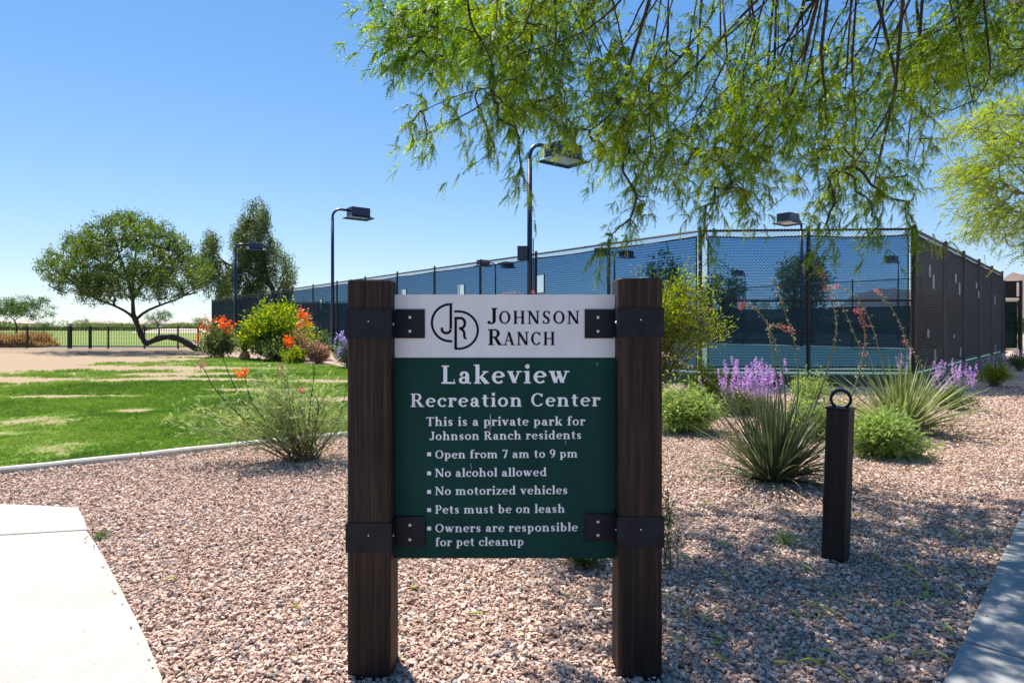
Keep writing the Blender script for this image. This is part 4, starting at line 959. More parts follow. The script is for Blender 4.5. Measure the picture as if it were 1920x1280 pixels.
# ------------------------------------------------------------------ foliage kernels (vectorised)
def unit(v): return v / (np.linalg.norm(v, axis=-1, keepdims=True) + 1e-9)
def rdir(n, g=rng): return unit(g.normal(size=(n, 3)))
def diamonds(P, Dr, L, Wd, g=rng):           # leaf-shaped quads
    n = len(P); S_ = unit(np.cross(Dr, rdir(n, g))); L = np.broadcast_to(np.asarray(L, float), (n,))[:, None]; Wd = np.broadcast_to(np.asarray(Wd, float), (n,))[:, None]
    V = np.stack([P, P + Dr * L * .45 + S_ * Wd * .5, P + Dr * L, P + Dr * L * .45 - S_ * Wd * .5], 1).reshape(-1, 3)
    return V, np.arange(4 * n).reshape(n, 4)
def pinnae(P, Dr, L, npair, ll, lw, droop=.15, g=rng):   # feather leaves: pairs of tiny leaflets on a rib
    n = len(P); side = unit(np.cross(Dr, unit(g.normal(size=(n, 3)) + np.array([0, 0, 1.2])))); L = np.broadcast_to(np.asarray(L, float), (n,))
    T_ = (np.arange(npair) + .6) / npair
    base = P[:, None, :] + Dr[:, None, :] * (L[:, None] * T_)[:, :, None]; base[:, :, 2] -= droop * L[:, None] * T_ ** 2
    out = []
    for sg in (-1, 1):
        d = unit(side[:, None, :] * sg + Dr[:, None, :] * .45 + g.normal(size=base.shape) * .18)
        l = ll * (1 - .5 * np.abs(T_ - .45))[None, :, None]
        wv = Dr[:, None, :] * lw * .5
        out.append(np.stack([base - wv, base + wv, base + d * l + wv * .5], 2))
    V = np.concatenate([o_.reshape(-1, 3) for o_ in out])
    # rib as a narrow triangle
    tip = P + Dr * L[:, None]; tip[:, 2] -= droop * L
    rb = np.stack([P - side * lw * .22, P + side * lw * .22, tip], 1).reshape(-1, 3)
    V = np.concatenate([V, rb]); return V, np.arange(len(V)).reshape(-1, 3)
def grow(trunk, att, wt=.25, bias=(0, 0, 0)):
    """join crown points back to the limbs, nearest first: returns nodes, parents"""
    nodes = [np.array(p, float) for p in trunk]; par = [-1] + list(range(len(trunk) - 1)); 
    nodes = np.array(nodes); plen = np.zeros(len(nodes))
    for i in range(1, len(nodes)): plen[i] = plen[i - 1]
    root = nodes[-1]; order = np.argsort(np.linalg.norm(att - root, axis=1)); 
    Nn = np.zeros((len(nodes) + len(att), 3)); Nn[:len(nodes)] = nodes; pl = np.zeros(len(Nn)); pl[:len(nodes)] = plen; k = len(nodes); par = list(par)
    k0 = max(0, len(nodes) - 4)
    for a in order:
        p = att[a]; d = np.linalg.norm(Nn[k0:k] - p, axis=1); j = int(np.argmin(d + wt * pl[k0:k])) + k0
        Nn[k] = p; par.append(j); pl[k] = pl[j] + np.linalg.norm(Nn[j] - p); k += 1
    return Nn, np.array(par)
def limbs(Nn, par, ntrunk, rtip, rtrunk, mb, maxr=.12, nside=5, power=.5, sag=.06, g=rng, minseg=0):
    n = len(Nn); desc = np.ones(n)
    for i in range(n - 1, 0, -1):
        if par[i] >= 0: desc[par[i]] += desc[i]
    rad = np.minimum(rtip * desc ** power, maxr)
    for i in range(ntrunk, n):
        j = par[i]; a, c = Nn[j], Nn[i]; L = np.linalg.norm(c - a)
        m1 = a * .66 + c * .34 + g.normal(size=3) * L * sag; m2 = a * .33 + c * .67 + g.normal(size=3) * L * sag
        ra = min(rad[j], rad[i] * 1.25) ; mb.tube([a, m1, m2, c], [ra, (ra + rad[i]) / 2, rad[i], rad[i] * .95], nside if rad[i] > rtip * 3 else 3, False)
    return rad, desc
def crown_tris(name, parts_, mat, root):
    V = np.concatenate([p[0] for p in parts_]); o_ = 0; Fs = []
    for v, f in parts_: Fs.append(f + o_); o_ += len(v)
    o = npmesh(name, V, np.concatenate(Fs), mat); o['kind'] = 'stuff'; return at(o, root)

# ------------------------------------------------------------------ big overhanging mesquite
g1 = np.random.default_rng(11)
mes = empty('mesquite_tree', (7.2, 6.1, 0)); tag(mes, 'large mesquite whose feathery branches hang across the top right of the view', 'tree')
lowx = [700, 730, 765, 800, 830, 870, 930, 960, 1000, 1040, 1080, 1130, 1170, 1200, 1260, 1320, 1400, 1470, 1530, 1600, 1660, 1700, 1735, 1760, 1800, 1850, 1900, 1960, 2060]
lowy = [0, 60, 130, 180, 90, 120, 150, 250, 300, 250, 310, 330, 400, 430, 400, 390, 420, 440, 430, 400, 420, 385, 350, 250, 210, 170, 140, 120, 60]
att = []
lowy = [v - 24 if x > 1000 else v - 12 for x, v in zip(lowx, lowy)]
strands = []
for _ in range(116):
    x0 = g1.uniform(1000, 2080) if g1.random() < .85 else g1.uniform(820, 1100); y0 = g1.uniform(-60, 200) if x0 > 1150 else -50
    lim = np.interp(x0, lowx, lowy)
    if y0 > lim - 80: y0 = -50
    ln = g1.uniform(180, 430); sl_ = g1.uniform(.15, .95) * (-1 if g1.random() < .86 else .45); pts = []; x_, y_ = x0, y0; ang = math.atan2(1.0, sl_)
    t = (x0 - 700) / 1300; Ys = 4.1 + 1.1 * t + g1.uniform(0, 2.6 + .8 * t); k = 0
    while k * 24 < ln and y_ < np.interp(x_, lowx, lowy) - 6 and x_ > 745:
        if not (992 < x_ < 1118 and 248 < y_ < 325) and not (1440 < x_ < 1515 and 365 < y_ < 440): pts.append((x_, y_))
        ang += g1.normal(0, .11) + .012; x_ += math.cos(ang) * 24; y_ += math.sin(ang) * 24; k += 1
    if len(pts) > 3: strands.append((pts, Ys))
for pts, Ys in strands:
    ph = g1.uniform(0, 6)
    for k, (x_, y_) in enumerate(pts):
        for _ in range(2 if k < len(pts) * .5 else 3):
            o1 = g1.normal(0, 1) * (26 - 12 * k / len(pts)); att.append(W(x_ + o1 - 8, y_ + g1.uniform(0, 34), Ys + g1.normal(0, .13)))
while len(att) < len(strands) * 20 + 260 and len(att) < 2900:
    px = g1.uniform(1050, 2050); lim = np.interp(px, lowx, lowy); py = g1.uniform(-60, lim)
    if 985 < px < 1125 and 240 < py < 335 or 1435 < px < 1520 and 355 < py < 445: continue
    if g1.random() > .2 + .8 * (px - 1000) / 1000: continue
    att.append(W(px, py, 5 + g1.uniform(0, 3.2)))
print('strands', len(strands), 'att', len(att))
# the loose sprays of the left fringe
for (pts, Y) in (([(870, 0), (880, 50), (915, 85), (928, 130), (922, 175), (890, 205), (850, 225), (805, 250), (775, 262)], 4.3), ([(915, 165), (880, 172), (835, 185), (790, 195), (772, 215)], 4.3), ([(820, 0), (822, 60), (818, 100), (810, 140)], 4.2), ([(770, 0), (752, 30), (738, 60), (735, 75)], 4.2), ([(800, 10), (785, 60), (770, 95), (756, 75)], 4.25), ([(925, 150), (935, 210), (925, 260), (900, 285)], 4.4), ([(860, 10), (845, 60), (800, 110), (770, 100)], 4.3), ([(940, 60), (900, 65), (880, 75)], 4.5), ([(720, 0), (728, 14), (745, 40)], 4.2), ([(790, 0), (775, 40), (762, 80), (752, 110)], 4.3), ([(850, 0), (840, 40), (832, 80)], 4.4), ([(900, 0), (905, 40), (940, 90), (960, 100)], 4.6), ([(980, 20), (960, 60), (955, 120), (965, 200)], 4.8), ([(770, 0), (800, 40), (812, 90), (820, 120)], 4.35),
                 ([(960, 150), (975, 260), (965, 320), (985, 340)], 4.6), ([(1200, 380), (1175, 415), (1150, 445), (1128, 470)], 5.0), ([(1540, 410), (1548, 432), (1552, 450)], 4.7), ([(1640, 390), (1630, 425), (1640, 448)], 4.9), ([(1705, 380), (1712, 420), (1716, 450)], 5.0), ([(1330, 380), (1325, 425), (1330, 445)], 4.9)):
    for (px, py) in pts:
        for _ in range(3): att.append(W(px + g1.normal(0, 9), py + g1.normal(3, 8), Y + g1.normal(0, .06)))
# upper crown above the frame (casts the dapple on the gravel)
for _ in range(760):
    th = g1.uniform(0, 6.28); r_ = g1.uniform(0, 1) ** .5; x_ = 3.6 + 4.6 * r_ * math.cos(th); y_ = 6.7 + 2.9 * r_ * math.sin(th)
    z_ = 4.3 + 1.9 * (1 - r_ ** 2) + g1.normal(0, .35)
    if z_ < EYE + (HZ + 60) / F * y_: z_ = EYE + (HZ + 60) / F * y_ + g1.uniform(0, .6)
    att.append(np.array([x_, y_, z_]))
att = np.array(att)
qx = att[:, 0] / att[:, 1] * F + 960; qy = HZ - (att[:, 2] - EYE) / att[:, 1] * F
att = att[~((np.abs(qx - 1480) < 34) & (np.abs(qy - 400) < 50))]
trunk = [(7.2, 6.1, -.1), (7.1, 6.0, .8), (6.8, 5.9, 1.9), (6.3, 5.8, 3.1), (5.7, 5.8, 4.2), (4.9, 5.8, 5.0), (4.0, 5.9, 5.4)]
mb = MB(); mb.tube(smooth2(trunk, 2), np.linspace(.2, .085, len(smooth2(trunk, 2))), 10)
F0 = (4.0, 5.9, 5.4)
boughs = [[F0, (2.8, 5.3, 5.0), (1.6, 4.9, 4.6), (.4, 4.6, 4.3), (-.55, 4.35, 4.1)], [F0, (3.2, 6.4, 5.7), (2.2, 7.0, 5.8), (1.0, 7.2, 5.8), (.1, 6.8, 5.5)], [F0, (4.6, 6.8, 5.6), (5.0, 7.6, 5.8), (5.2, 8.2, 6.1)], [F0, (3.0, 5.7, 5.1), (2.0, 5.9, 5.0), (.9, 5.9, 4.95)],
          [(4.9, 5.8, 5.0), (4.5, 5.1, 4.6), (3.9, 4.6, 4.3), (3.0, 4.3, 4.2), (1.9, 4.3, 4.1)], [(5.7, 5.8, 4.2), (5.4, 6.6, 5.0), (5.9, 7.4, 5.6)]]
for l_ in boughs: q_ = smooth2(l_, 2); mb.tube(q_, np.linspace(.065, .02, len(q_)), 7)
sprays = [([(872, -40), (876, 0), (884, 50), (912, 90), (927, 130), (922, 175), (895, 203), (850, 226), (805, 250), (778, 263)], 4.3, .008), ([(917, 165), (880, 172), (835, 188), (800, 205)], 4.3, .004), ([(818, -30), (822, 60), (818, 100), (810, 140)], 4.2, .004), ([(1010, -40), (985, 60), (960, 80), (930, 95), (905, 120)], 4.5, .006),
          ([(1210, -60), (1150, 20), (1080, 70), (1010, 90), (950, 110)], 4.9, .01), ([(1480, -60), (1400, 20), (1300, 130), (1230, 190), (1150, 260)], 5.2, .013), ([(1560, -40), (1480, 60), (1430, 180), (1400, 260), (1330, 330)], 5.4, .014), ([(1695, -60), (1690, 40), (1680, 150), (1672, 200), (1640, 250), (1600, 310)], 5.0, .014), ([(1600, -60), (1590, 90), (1585, 170)], 5.1, .010), ([(1840, -60), (1850, 60), (1860, 140), (1830, 190)], 5.3, .010), ([(1790, -60), (1800, 60), (1815, 150), (1826, 198)], 5.5, .010), ([(1660, -60), (1655, 40), (1620, 150), (1575, 190)], 5.6, .01)]
sd = [np.array(F0)]
sprays += [(pts, Ys, float(g1.uniform(.005, .012))) for pts, Ys in strands[:100]]
for l_ in boughs: sd += [np.array(p, float) for p in resample([np.array(p, float) for p in l_], .35)]
for pts, Ys, rr in sprays:
    q_ = smooth2([W(a_, b_, Ys + .04 * i_) for i_, (a_, b_) in enumerate(pts)], 2); top = q_[0] + np.array([.25, .35, .75]); top2 = min((p for p in sd[:60]), key=lambda p: np.linalg.norm(p - top))
    q_ = [top2] + q_; mb.tube(q_, np.linspace(rr * 1.3, .003, len(q_)), 6); sd += q_[1:]
at(mb.build('trunk', M['darkbark'], None, True), mes)
def grow_multi(seeds, att, wt):
    k = len(seeds); Nn = np.zeros((k + len(att), 3)); Nn[:k] = seeds; par = [-1] * k; pl = np.zeros(len(Nn))
    for a in np.argsort(np.min(np.linalg.norm(att[:, None] - seeds[None], axis=2), axis=1)):
        d = np.linalg.norm(Nn[:k] - att[a], axis=1); j = int(np.argmin(d + wt * pl[:k])); Nn[k] = att[a]; par.append(j); pl[k] = pl[j] + d[j]; k += 1
    return Nn, np.array(par)
sd = np.array(sd); Nn, par = grow_multi(sd, att, .35)
mb = MB(); rad, desc = limbs(Nn, par, len(sd), .0027, .1, mb, .022, 5, .52, .07, g1); at(mb.build('branches', M['twig']), mes)
nt_ = len(sd); P = []; Dv = []
for i in range(nt_, len(Nn)):
    a = Nn[par[i]]; c = Nn[i]; L = np.linalg.norm(c - a); d = (c - a) / (L + 1e-9)
    if desc[i] < 14:
        m_ = int(min(18, 6 + L * 26))
        ext = unit((d + np.array([-.15, -.05, -.6]) + g1.normal(size=3) * .25)[None])[0]; le = g1.uniform(.12, .34)
        for k in range(m_):
            t = g1.random() * (L + le)
            base = a + d * t if t < L else c + ext * (t - L)
            dd = d if t < L else ext
            pd = unit((dd * .6 + g1.normal(size=3) * .42 + np.array([-.28, -.05, -.55]))[None])[0]
            P.append(base); Dv.append(pd)
P = np.array(P); Dv = np.array(Dv)
off_ = (P[:, 0] / P[:, 1] * F + 960); 
P2 = np.concatenate([P, P]); D2 = np.concatenate([Dv, unit(Dv + g1.normal(size=Dv.shape) * .45)])
near = (P2[:, 2] < EYE + (HZ + 90) / F * P2[:, 1])
Pn, Dn = P2[near], D2[near]; Pf, Df = P2[~near], D2[~near]
print('pinnae', len(Pn), len(Pf))
parts_ = [pinnae(Pn, Dn, g1.uniform(.06, .12, len(Pn)), 8, .015, .0082, .2, g1)]
sel = g1.random(len(Pf)) < .8
parts_.append(pinnae(Pf[sel], Df[sel], g1.uniform(.10, .16, sel.sum()), 4, .03, .022, .2, g1))
o = crown_tris('crown', parts_, M['mesq'], mes)

# ------------------------------------------------------------------ the mesquite at the right edge
g2 = np.random.default_rng(12)
m2 = empty('mesquite_tree', (13.6, 13.2, 0)); tag(m2, 'sunlit yellow-green mesquite at the right edge beyond the hanging branches', 'tree')
att = []
while len(att) < 900:
    px = g2.uniform(1765, 2300); py = g2.uniform(150, 500); ex = (px - 2030) / 262; ey = (py - 330) / 165
    if ex * ex + ey * ey + .25 * math.sin(py * .09 + px * .05) > 1: continue
    att.append(W(px, py, 11.8 + g2.uniform(-1.6, 1.8)))
att = np.array(att); trunk = [(13.6, 13.2, -.1), (13.5, 13.1, .9), (13.2, 12.9, 1.8), (12.9, 12.7, 2.7)]
mb = MB(); mb.tube(smooth2(trunk, 2), np.linspace(.17, .1, len(smooth2(trunk, 2))), 9); at(mb.build('trunk', M['bark'], None, True), m2)
Nn, par = grow(trunk, att, .3); mb = MB(); rad, desc = limbs(Nn, par, len(trunk), .004, .1, mb, .08, 5, .5, .07, g2); at(mb.build('branches', M['stem']), m2)
P = []; Dv = []
for i in range(4, len(Nn)):
    a = Nn[par[i]]; c = Nn[i]
    if desc[i] < 12:
        d = unit((c - a)[None])[0]; hd = unit(np.array([-(13.0 - c[0]) , 0, -1.2])[None] * .4 + g2.normal(size=(1, 3)) * .3)[0]
        for k in range(18):
            base = a + (c - a) * g2.random() + g2.normal(size=3) * .12; P.append(base); Dv.append(unit((d * .5 + np.array([-.55, -.1, -.35]) + g2.normal(size=3) * .35)[None])[0])
P = np.array(P); Dv = np.array(Dv); parts_ = [pinnae(P, Dv, g2.uniform(.14, .26, len(P)), 5, .036, .022, .25, g2)]
crown_tris('crown', parts_, M['mesq2'], m2)

# ------------------------------------------------------------------ leaning tree, drooping tree, far trees
def crownpts(blobs, n, Y, dY, g):
    out = []; tot = sum(b[2] * b[3] for b in blobs)
    for (cx, cy, rx, ry) in blobs:
        k = int(n * rx * ry / tot); c = 0
        while c < k:
            q_ = g.uniform(-1, 1, 3)
            if np.dot(q_, q_) > 1: continue
            if np.dot(q_, q_) < .12 and g.random() < .6: continue
            out.append(W(cx + q_[0] * rx, cy + q_[1] * ry, Y + q_[2] * dY)); c += 1
    return np.array(out)
def clump(att, g, s_, thr):
    v = vnoise(att[:, 0] + att[:, 1] * .7, att[:, 2] - att[:, 1] * .3, s_, int(g.integers(99))); return att[v > thr]
def leafcloud(Nn, par, desc, nt0, per, spread, L, Wd, droop, g, maxd=8, up=0.0):
    P = []; Dv = []
    for i in range(nt0, len(Nn)):
        if desc[i] > maxd: continue
        a = Nn[par[i]]; c = Nn[i]; t = g.random((per, 1)) ** .6; b_ = a + (c - a) * t + g.normal(size=(per, 3)) * spread
        if droop: b_[:, 2] -= g.random(per) ** 1.3 * droop
        P.append(b_); d = g.normal(size=(per, 3)) * .7 + unit((c - a)[None]) * .5 + np.array([0, 0, -1.2 if droop else up]); Dv.append(unit(d))
    P = np.concatenate(P); Dv = np.concatenate(Dv); n = len(P)
    return diamonds(P, Dv, g.uniform(L * .6, L * 1.3, n), g.uniform(Wd * .7, Wd * 1.3, n), g)
g3 = np.random.default_rng(13)
LY = 37.5
lt = empty('leaning_tree', (*Gp(371, 657), 0)); tag(lt, 'wide-crowned tree with a crooked trunk lying low towards the picket fence', 'tree')
tp = [(374, 658), (362, 650), (348, 641), (332, 633.5), (318, 631.5), (300, 633), (284, 640), (273, 644), (266, 632), (260, 615), (254, 600), (250, 588)]
tw = [W(px, py, LY + (1.1 if i == 0 else .8 - .05 * i)) for i, (px, py) in enumerate(tp)]
tw[0] = np.array([tw[0][0], tw[0][1], -.05])
tws = smooth2(tw, 1); mb = MB(); mb.tube(tws, [max(.215 - .08 * (i / len(tws)) + .03 * math.sin(i * 1.9), .12) for i in range(len(tws))], 9)
lc = W(246, 560, LY); l1 = [tw[-1], W(249, 570, LY), W(249, 540, LY), W(252, 500, LY), W(256, 455, LY)]; l2 = [tw[-2], W(240, 586, LY), W(215, 573, LY - .5), W(185, 562, LY - 1), W(150, 545, LY - 1)]; l3 = [tw[-2], W(272, 584, LY), W(300, 572, LY + .5), W(335, 560, LY + .8), W(362, 543, LY + 1)]
l4 = [W(249, 560, LY), W(238, 520, LY), W(225, 480, LY), W(215, 450, LY)]; l5 = [W(249, 560, LY), W(275, 520, LY), W(310, 490, LY), W(330, 470, LY)]
for l_ in (l1, l2, l3, l4, l5): mb.tube(smooth2(l_, 1), np.linspace(.13 if l_ is l1 else .10, .035, len(smooth2(l_, 1))), 7)
at(mb.build('trunk', M['bark'], None, True), lt)
att = crownpts([(245, 465, 110, 70), (150, 500, 78, 55), (330, 520, 65, 48), (215, 430, 60, 35), (245, 530, 120, 38), (104, 506, 44, 30), (375, 508, 32, 34), (150, 455, 40, 30), (335, 475, 40, 34), (180, 545, 80, 30), (290, 450, 50, 35)], 1750, LY, 4.5, g3)
seeds = np.concatenate([np.array(l_) for l_ in (l2, l3, l4, l5, l1)])
att = clump(att, g3, .9, .26)
def grow_multi(seeds, att, wt):
    k = len(seeds); Nn = np.zeros((k + len(att), 3)); Nn[:k] = seeds; par = [-1] * k; pl = np.zeros(len(Nn)); ctr0 = seeds.mean(0)
    for a in np.argsort(np.min(np.linalg.norm(att[:, None] - seeds[None], axis=2), axis=1)):
        d = np.linalg.norm(Nn[:k] - att[a], axis=1); j = int(np.argmin(d + wt * pl[:k])); Nn[k] = att[a]; par.append(j); pl[k] = pl[j] + d[j]; k += 1
    return Nn, np.array(par)
Nn, par = grow_multi(seeds, att, .3)
mb = MB(); rad, desc = limbs(Nn, par, len(seeds), .012, .1, mb, .07, 4, .5, .06, g3); at(mb.build('branches', M['twig']), lt)
pa = leafcloud(Nn, par, desc, len(seeds), 28, .13, .19, .05, 0, g3, 12, .6)
crown_tris('crown', [pa], M['lean'], lt)

g4 = np.random.default_rng(14); EY = 66.0
et = empty('drooping_tree', (*W(515, 610, EY)[:2], 0)); tag(et, 'tall ragged drooping tree rising behind the far end of the court fence', 'tree')
tw = [np.array([*W(517, 610, EY)[:2], -.1]), W(516, 580, EY), W(513, 545, EY), W(500, 515, EY), W(488, 470, EY), W(480, 420, EY)]
l2 = [W(513, 545, EY), W(490, 518, EY), W(450, 505, EY), W(420, 492, EY), W(400, 470, EY)]; l3 = [W(515, 560, EY), W(530, 530, EY), W(538, 500, EY)]
mb = MB(); 
for l_, r0 in ((tw, .36), (l2, .2), (l3, .16)): q_ = smooth2(l_, 1); mb.tube(q_, np.linspace(r0, .06, len(q_)), 7)
at(mb.build('trunk', M['euctrunk'], None, True), et)
seeds = np.concatenate([np.array(tw[2:]), np.array(l2), np.array(l3)])
att = crownpts([(480, 395, 30, 30), (478, 440, 42, 45), (470, 490, 48, 40), (400, 465, 30, 36), (415, 515, 42, 34), (540, 505, 22, 34), (500, 540, 52, 26), (440, 545, 40, 26), (455, 430, 20, 30), (390, 440, 18, 16), (440, 475, 26, 40), (512, 478, 24, 44), (385, 500, 22, 30)], 800, EY, 3.4, g4); att = clump(att, g4, 1.6, .18)
Nn, par = grow_multi(seeds, att, .3); mb = MB(); rad, desc = limbs(Nn, par, len(seeds), .02, .1, mb, .1, 4, .45, .06, g4); at(mb.build('branches', M['twig']), et)
crown_tris('crown', [leafcloud(Nn, par, desc, len(seeds), 55, .22, .34, .075, 1.5, g4, 30)], M['euc'], et)

def far_tree(name, label, px, pbase, ptop, wpx, Y, mat, seed, n=160, per=26, trunk_h=.3, droop=0, group=None, rag=1.0, trunkpx=None):
    g = np.random.default_rng(seed); x = (px - 960) / F * Y; H = (HZ - ptop) / F * Y + EYE; wm = wpx / F * Y
    r_ = empty(name, (x, Y, 0)); tag(r_, label, 'tree' if trunk_h > .05 else 'bush', group)
    h0 = H * trunk_h; seeds = [np.array([x, Y, -.1]), np.array([x + wm * .01, Y, h0 * .5]), np.array([x - wm * .02, Y, h0]), np.array([x - wm * .15, Y, h0 + H * .2]), np.array([x + wm * .15, Y, h0 + H * .22])]
    mb = MB(); rt = max(H * .022, .04); mb.tube(seeds[:3], [rt, rt * .85, rt * .7], 7); mb.tube([seeds[2], seeds[3]], [rt * .6, rt * .35], 5); mb.tube([seeds[2], seeds[4]], [rt * .6, rt * .35], 5)
    at(mb.build('trunk', M['bark'], None, True), r_)
    blobs = [(0, .62, .5, .36)] + [(g.uniform(-.34, .34), g.uniform(.4, .82), g.uniform(.16, .27), g.uniform(.12, .2)) for _ in range(6)]
    att = []
    lo_ = trunk_h * .7
    while len(att) < n:
        bx, bz, rx, rz = blobs[g.integers(0, len(blobs))]; q_ = g.uniform(-1, 1, 3)
        if np.dot(q_, q_) > 1: continue
        z = (bz + q_[1] * rz); z = lo_ + (z - .3) / .64 * (1 - lo_)
        att.append(np.array([x + (bx + q_[0] * rx) * wm, Y + (q_[2] * .4) * wm, max(z, .03) * H]))
    Nn, par = grow_multi(np.array(seeds[2:]), np.array(att), .3); mb = MB(); rad, desc = limbs(Nn, par, 3, H * .0022, .1, mb, H * .01, 3, .45, .05, g); at(mb.build('branches', M['twig']), r_)
    s_ = H * .035 * rag
    crown_tris('crown', [leafcloud(Nn, par, desc, 3, per, s_ * 1.1, s_ * 1.2, s_ * .5, droop, g, 30)], mat, r_); return r_
gr = 'trees beyond the golf green'
far_tree('mesquite_tree', 'large spreading green tree at the left edge beyond the picket fence', 30, 615, 551, 135, 130, M['farD'], 30, 240, 34, .32, group=gr)
far_tree('round_tree', 'dark round tree just right of the large left-edge tree', 82, 612, 590, 44, 150, M['farD'], 31, 110, 26, .12, group=gr)
far_tree('round_tree', 'small pale bush-like tree between the dark round tree and the houses', 115, 612, 600, 34, 160, M['far'], 32, 80, 24, .08, group=gr)
far_tree('spreading_tree', 'flat-topped pale tree in front of the leftmost far house', 160, 612, 591, 48, 150, M['far'], 33, 110, 26, .25, group=gr)
far_tree('round_tree', 'low wide bush-like tree left of the crooked trunk', 206, 612, 600, 50, 165, M['far'], 34, 100, 26, .05, group=gr)
far_tree('round_tree', 'low bush-like tree directly behind the crooked trunk', 245, 612, 601, 40, 165, M['far'], 35, 90, 26, .05, group=gr)
far_tree('spreading_tree', 'open tree with a forked trunk seen under the leaning crown', 298, 622, 577, 56, 105, M['farD'], 36, 120, 22, .38, group=gr)
far_tree('round_tree', 'low pale bush-like tree between the forked tree and the round one', 330, 612, 601, 44, 170, M['far'], 37, 90, 26, .05, group=gr)
far_tree('round_tree', 'rounded grey-green tree just left of the court fence end', 375, 612, 588, 44, 150, M['far'], 38, 130, 30, .08, group=gr)
far_tree('round_tree', 'low dark bush-like tree behind the drooping tree', 470, 612, 590, 90, 150, M['far'], 39, 130, 30, .08, group=gr)
gq_ = 'trees behind the tennis court'
far_tree('drooping_tree', 'tall soft drooping tree seen through the front windscreen', 1505, 610, 462, 96, 80, M['far'], 40, 230, 30, .25, 1.0, gq_)
far_tree('round_tree', 'dark tree seen through the windscreen behind the yellow shrub', 1345, 610, 498, 90, 72, M['farD'], 41, 170, 28, .2, group=gq_)
far_tree('round_tree', 'dark tree seen through the windscreen above the right sign post', 1250, 610, 478, 80, 76, M['farD'], 42, 150, 28, .2, group=gq_)
far_tree('round_tree', 'low green tree seen through the screen left of the gate post', 1425, 612, 560, 70, 95, M['far'], 43, 110, 26, .1, group=gq_)
far_tree('round_tree', 'low green tree seen through the screen by the right corner', 1690, 612, 566, 80, 95, M['far'], 44, 110, 26, .1, group=gq_)
far_tree('round_tree', 'low green tree seen through the screen between the two far lights', 1590, 612, 572, 90, 105, M['far'], 45, 110, 26, .1, group=gq_)

def treeline(name, label, px0, px1, Y, top, seed, mat):
    g = np.random.default_rng(seed); n = 16000; px = g.uniform(px0, px1, n); X_ = (px - 960) / F * Y; h = (HZ - top) / F * Y + EYE
    hh = h * (.35 + .65 * vnoise(X_, X_ * 0, 7, seed)) * (.8 + .3 * vnoise(X_, X_ * 0, 2.2, seed + 1)); z = hh * g.random(n) ** .7
    P = np.stack([X_, Y + g.uniform(-3, 3, n), z], -1); o = npmesh(name, *diamonds(P, rdir(n, g), .55, .4, g), mat); tag(o, label, 'bushes', kind='stuff')
treeline('distant_bushes', 'low hazy line of bushes beyond the golf green', -220, 440, 195, 604, 61, M['far'])
treeline('distant_bushes', 'low green brush seen through the windscreen behind the court', 1180, 2050, 120, 584, 62, M['far'])
# ------------------------------------------------------------------ far houses
M['stucco'] = surf('pale_stucco', (.55, .48, .40), (.62, .56, .48), .5, .9, 0, 0)
M['tile'] = surf('pale_tile_roof', (.36, .28, .23), (.48, .40, .34), .6, .9, 0, 0)
M['win'] = surf('dark_window', (.03, .035, .04), (.05, .055, .06), 1, .15, 0, 0)
def house(px, Y, wpx, hpx, label, seed):
    x = (px - 960) / F * Y; wm = wpx / F * Y; H = (hpx + 0) / F * Y + EYE
    r_ = empty('house', (x, Y, 0)); tag(r_, label, 'house', 'houses beyond the golf green'); eav = H * .62
    b = MB(); b.box((-wm / 2, 0, -.1), (wm / 2, 9, eav)); wl_ = b.build('wall', M['stucco'], r_)
    b = MB(); o_ = .5; b.add([(-wm / 2 - o_, -o_, eav), (wm / 2 + o_, -o_, eav), (wm / 2 + o_, 9 + o_, eav), (-wm / 2 - o_, 9 + o_, eav), (-wm / 2 + 3.5, 4.5, H), (wm / 2 - 3.5, 4.5, H)], [(0, 1, 5, 4), (2, 3, 4, 5), (1, 2, 5), (3, 0, 4), (3, 2, 1, 0)]); b.build('roof', M['tile'], r_)
    for k in range(max(2, int(wm / 3.5))):
        xx = -wm / 2 + wm * (k + .5) / max(2, int(wm / 3.5)); b = MB(); b.box((xx - .8, -.06, eav * .35), (xx + .8, -.02, eav * .8)); b.build('window', M['win'], r_)
house(20, 240, 80, 11, 'pale low house behind the large left-edge tree', 1); house(160, 235, 70, 11, 'pale low house behind the flat-topped tree', 2)
house(262, 245, 60, 9, 'pale low house behind the crooked trunk', 3); house(318, 240, 66, 10, 'pale low house right of the crooked trunk', 4); house(410, 245, 50, 9, 'pale low house behind the far fence end', 5)

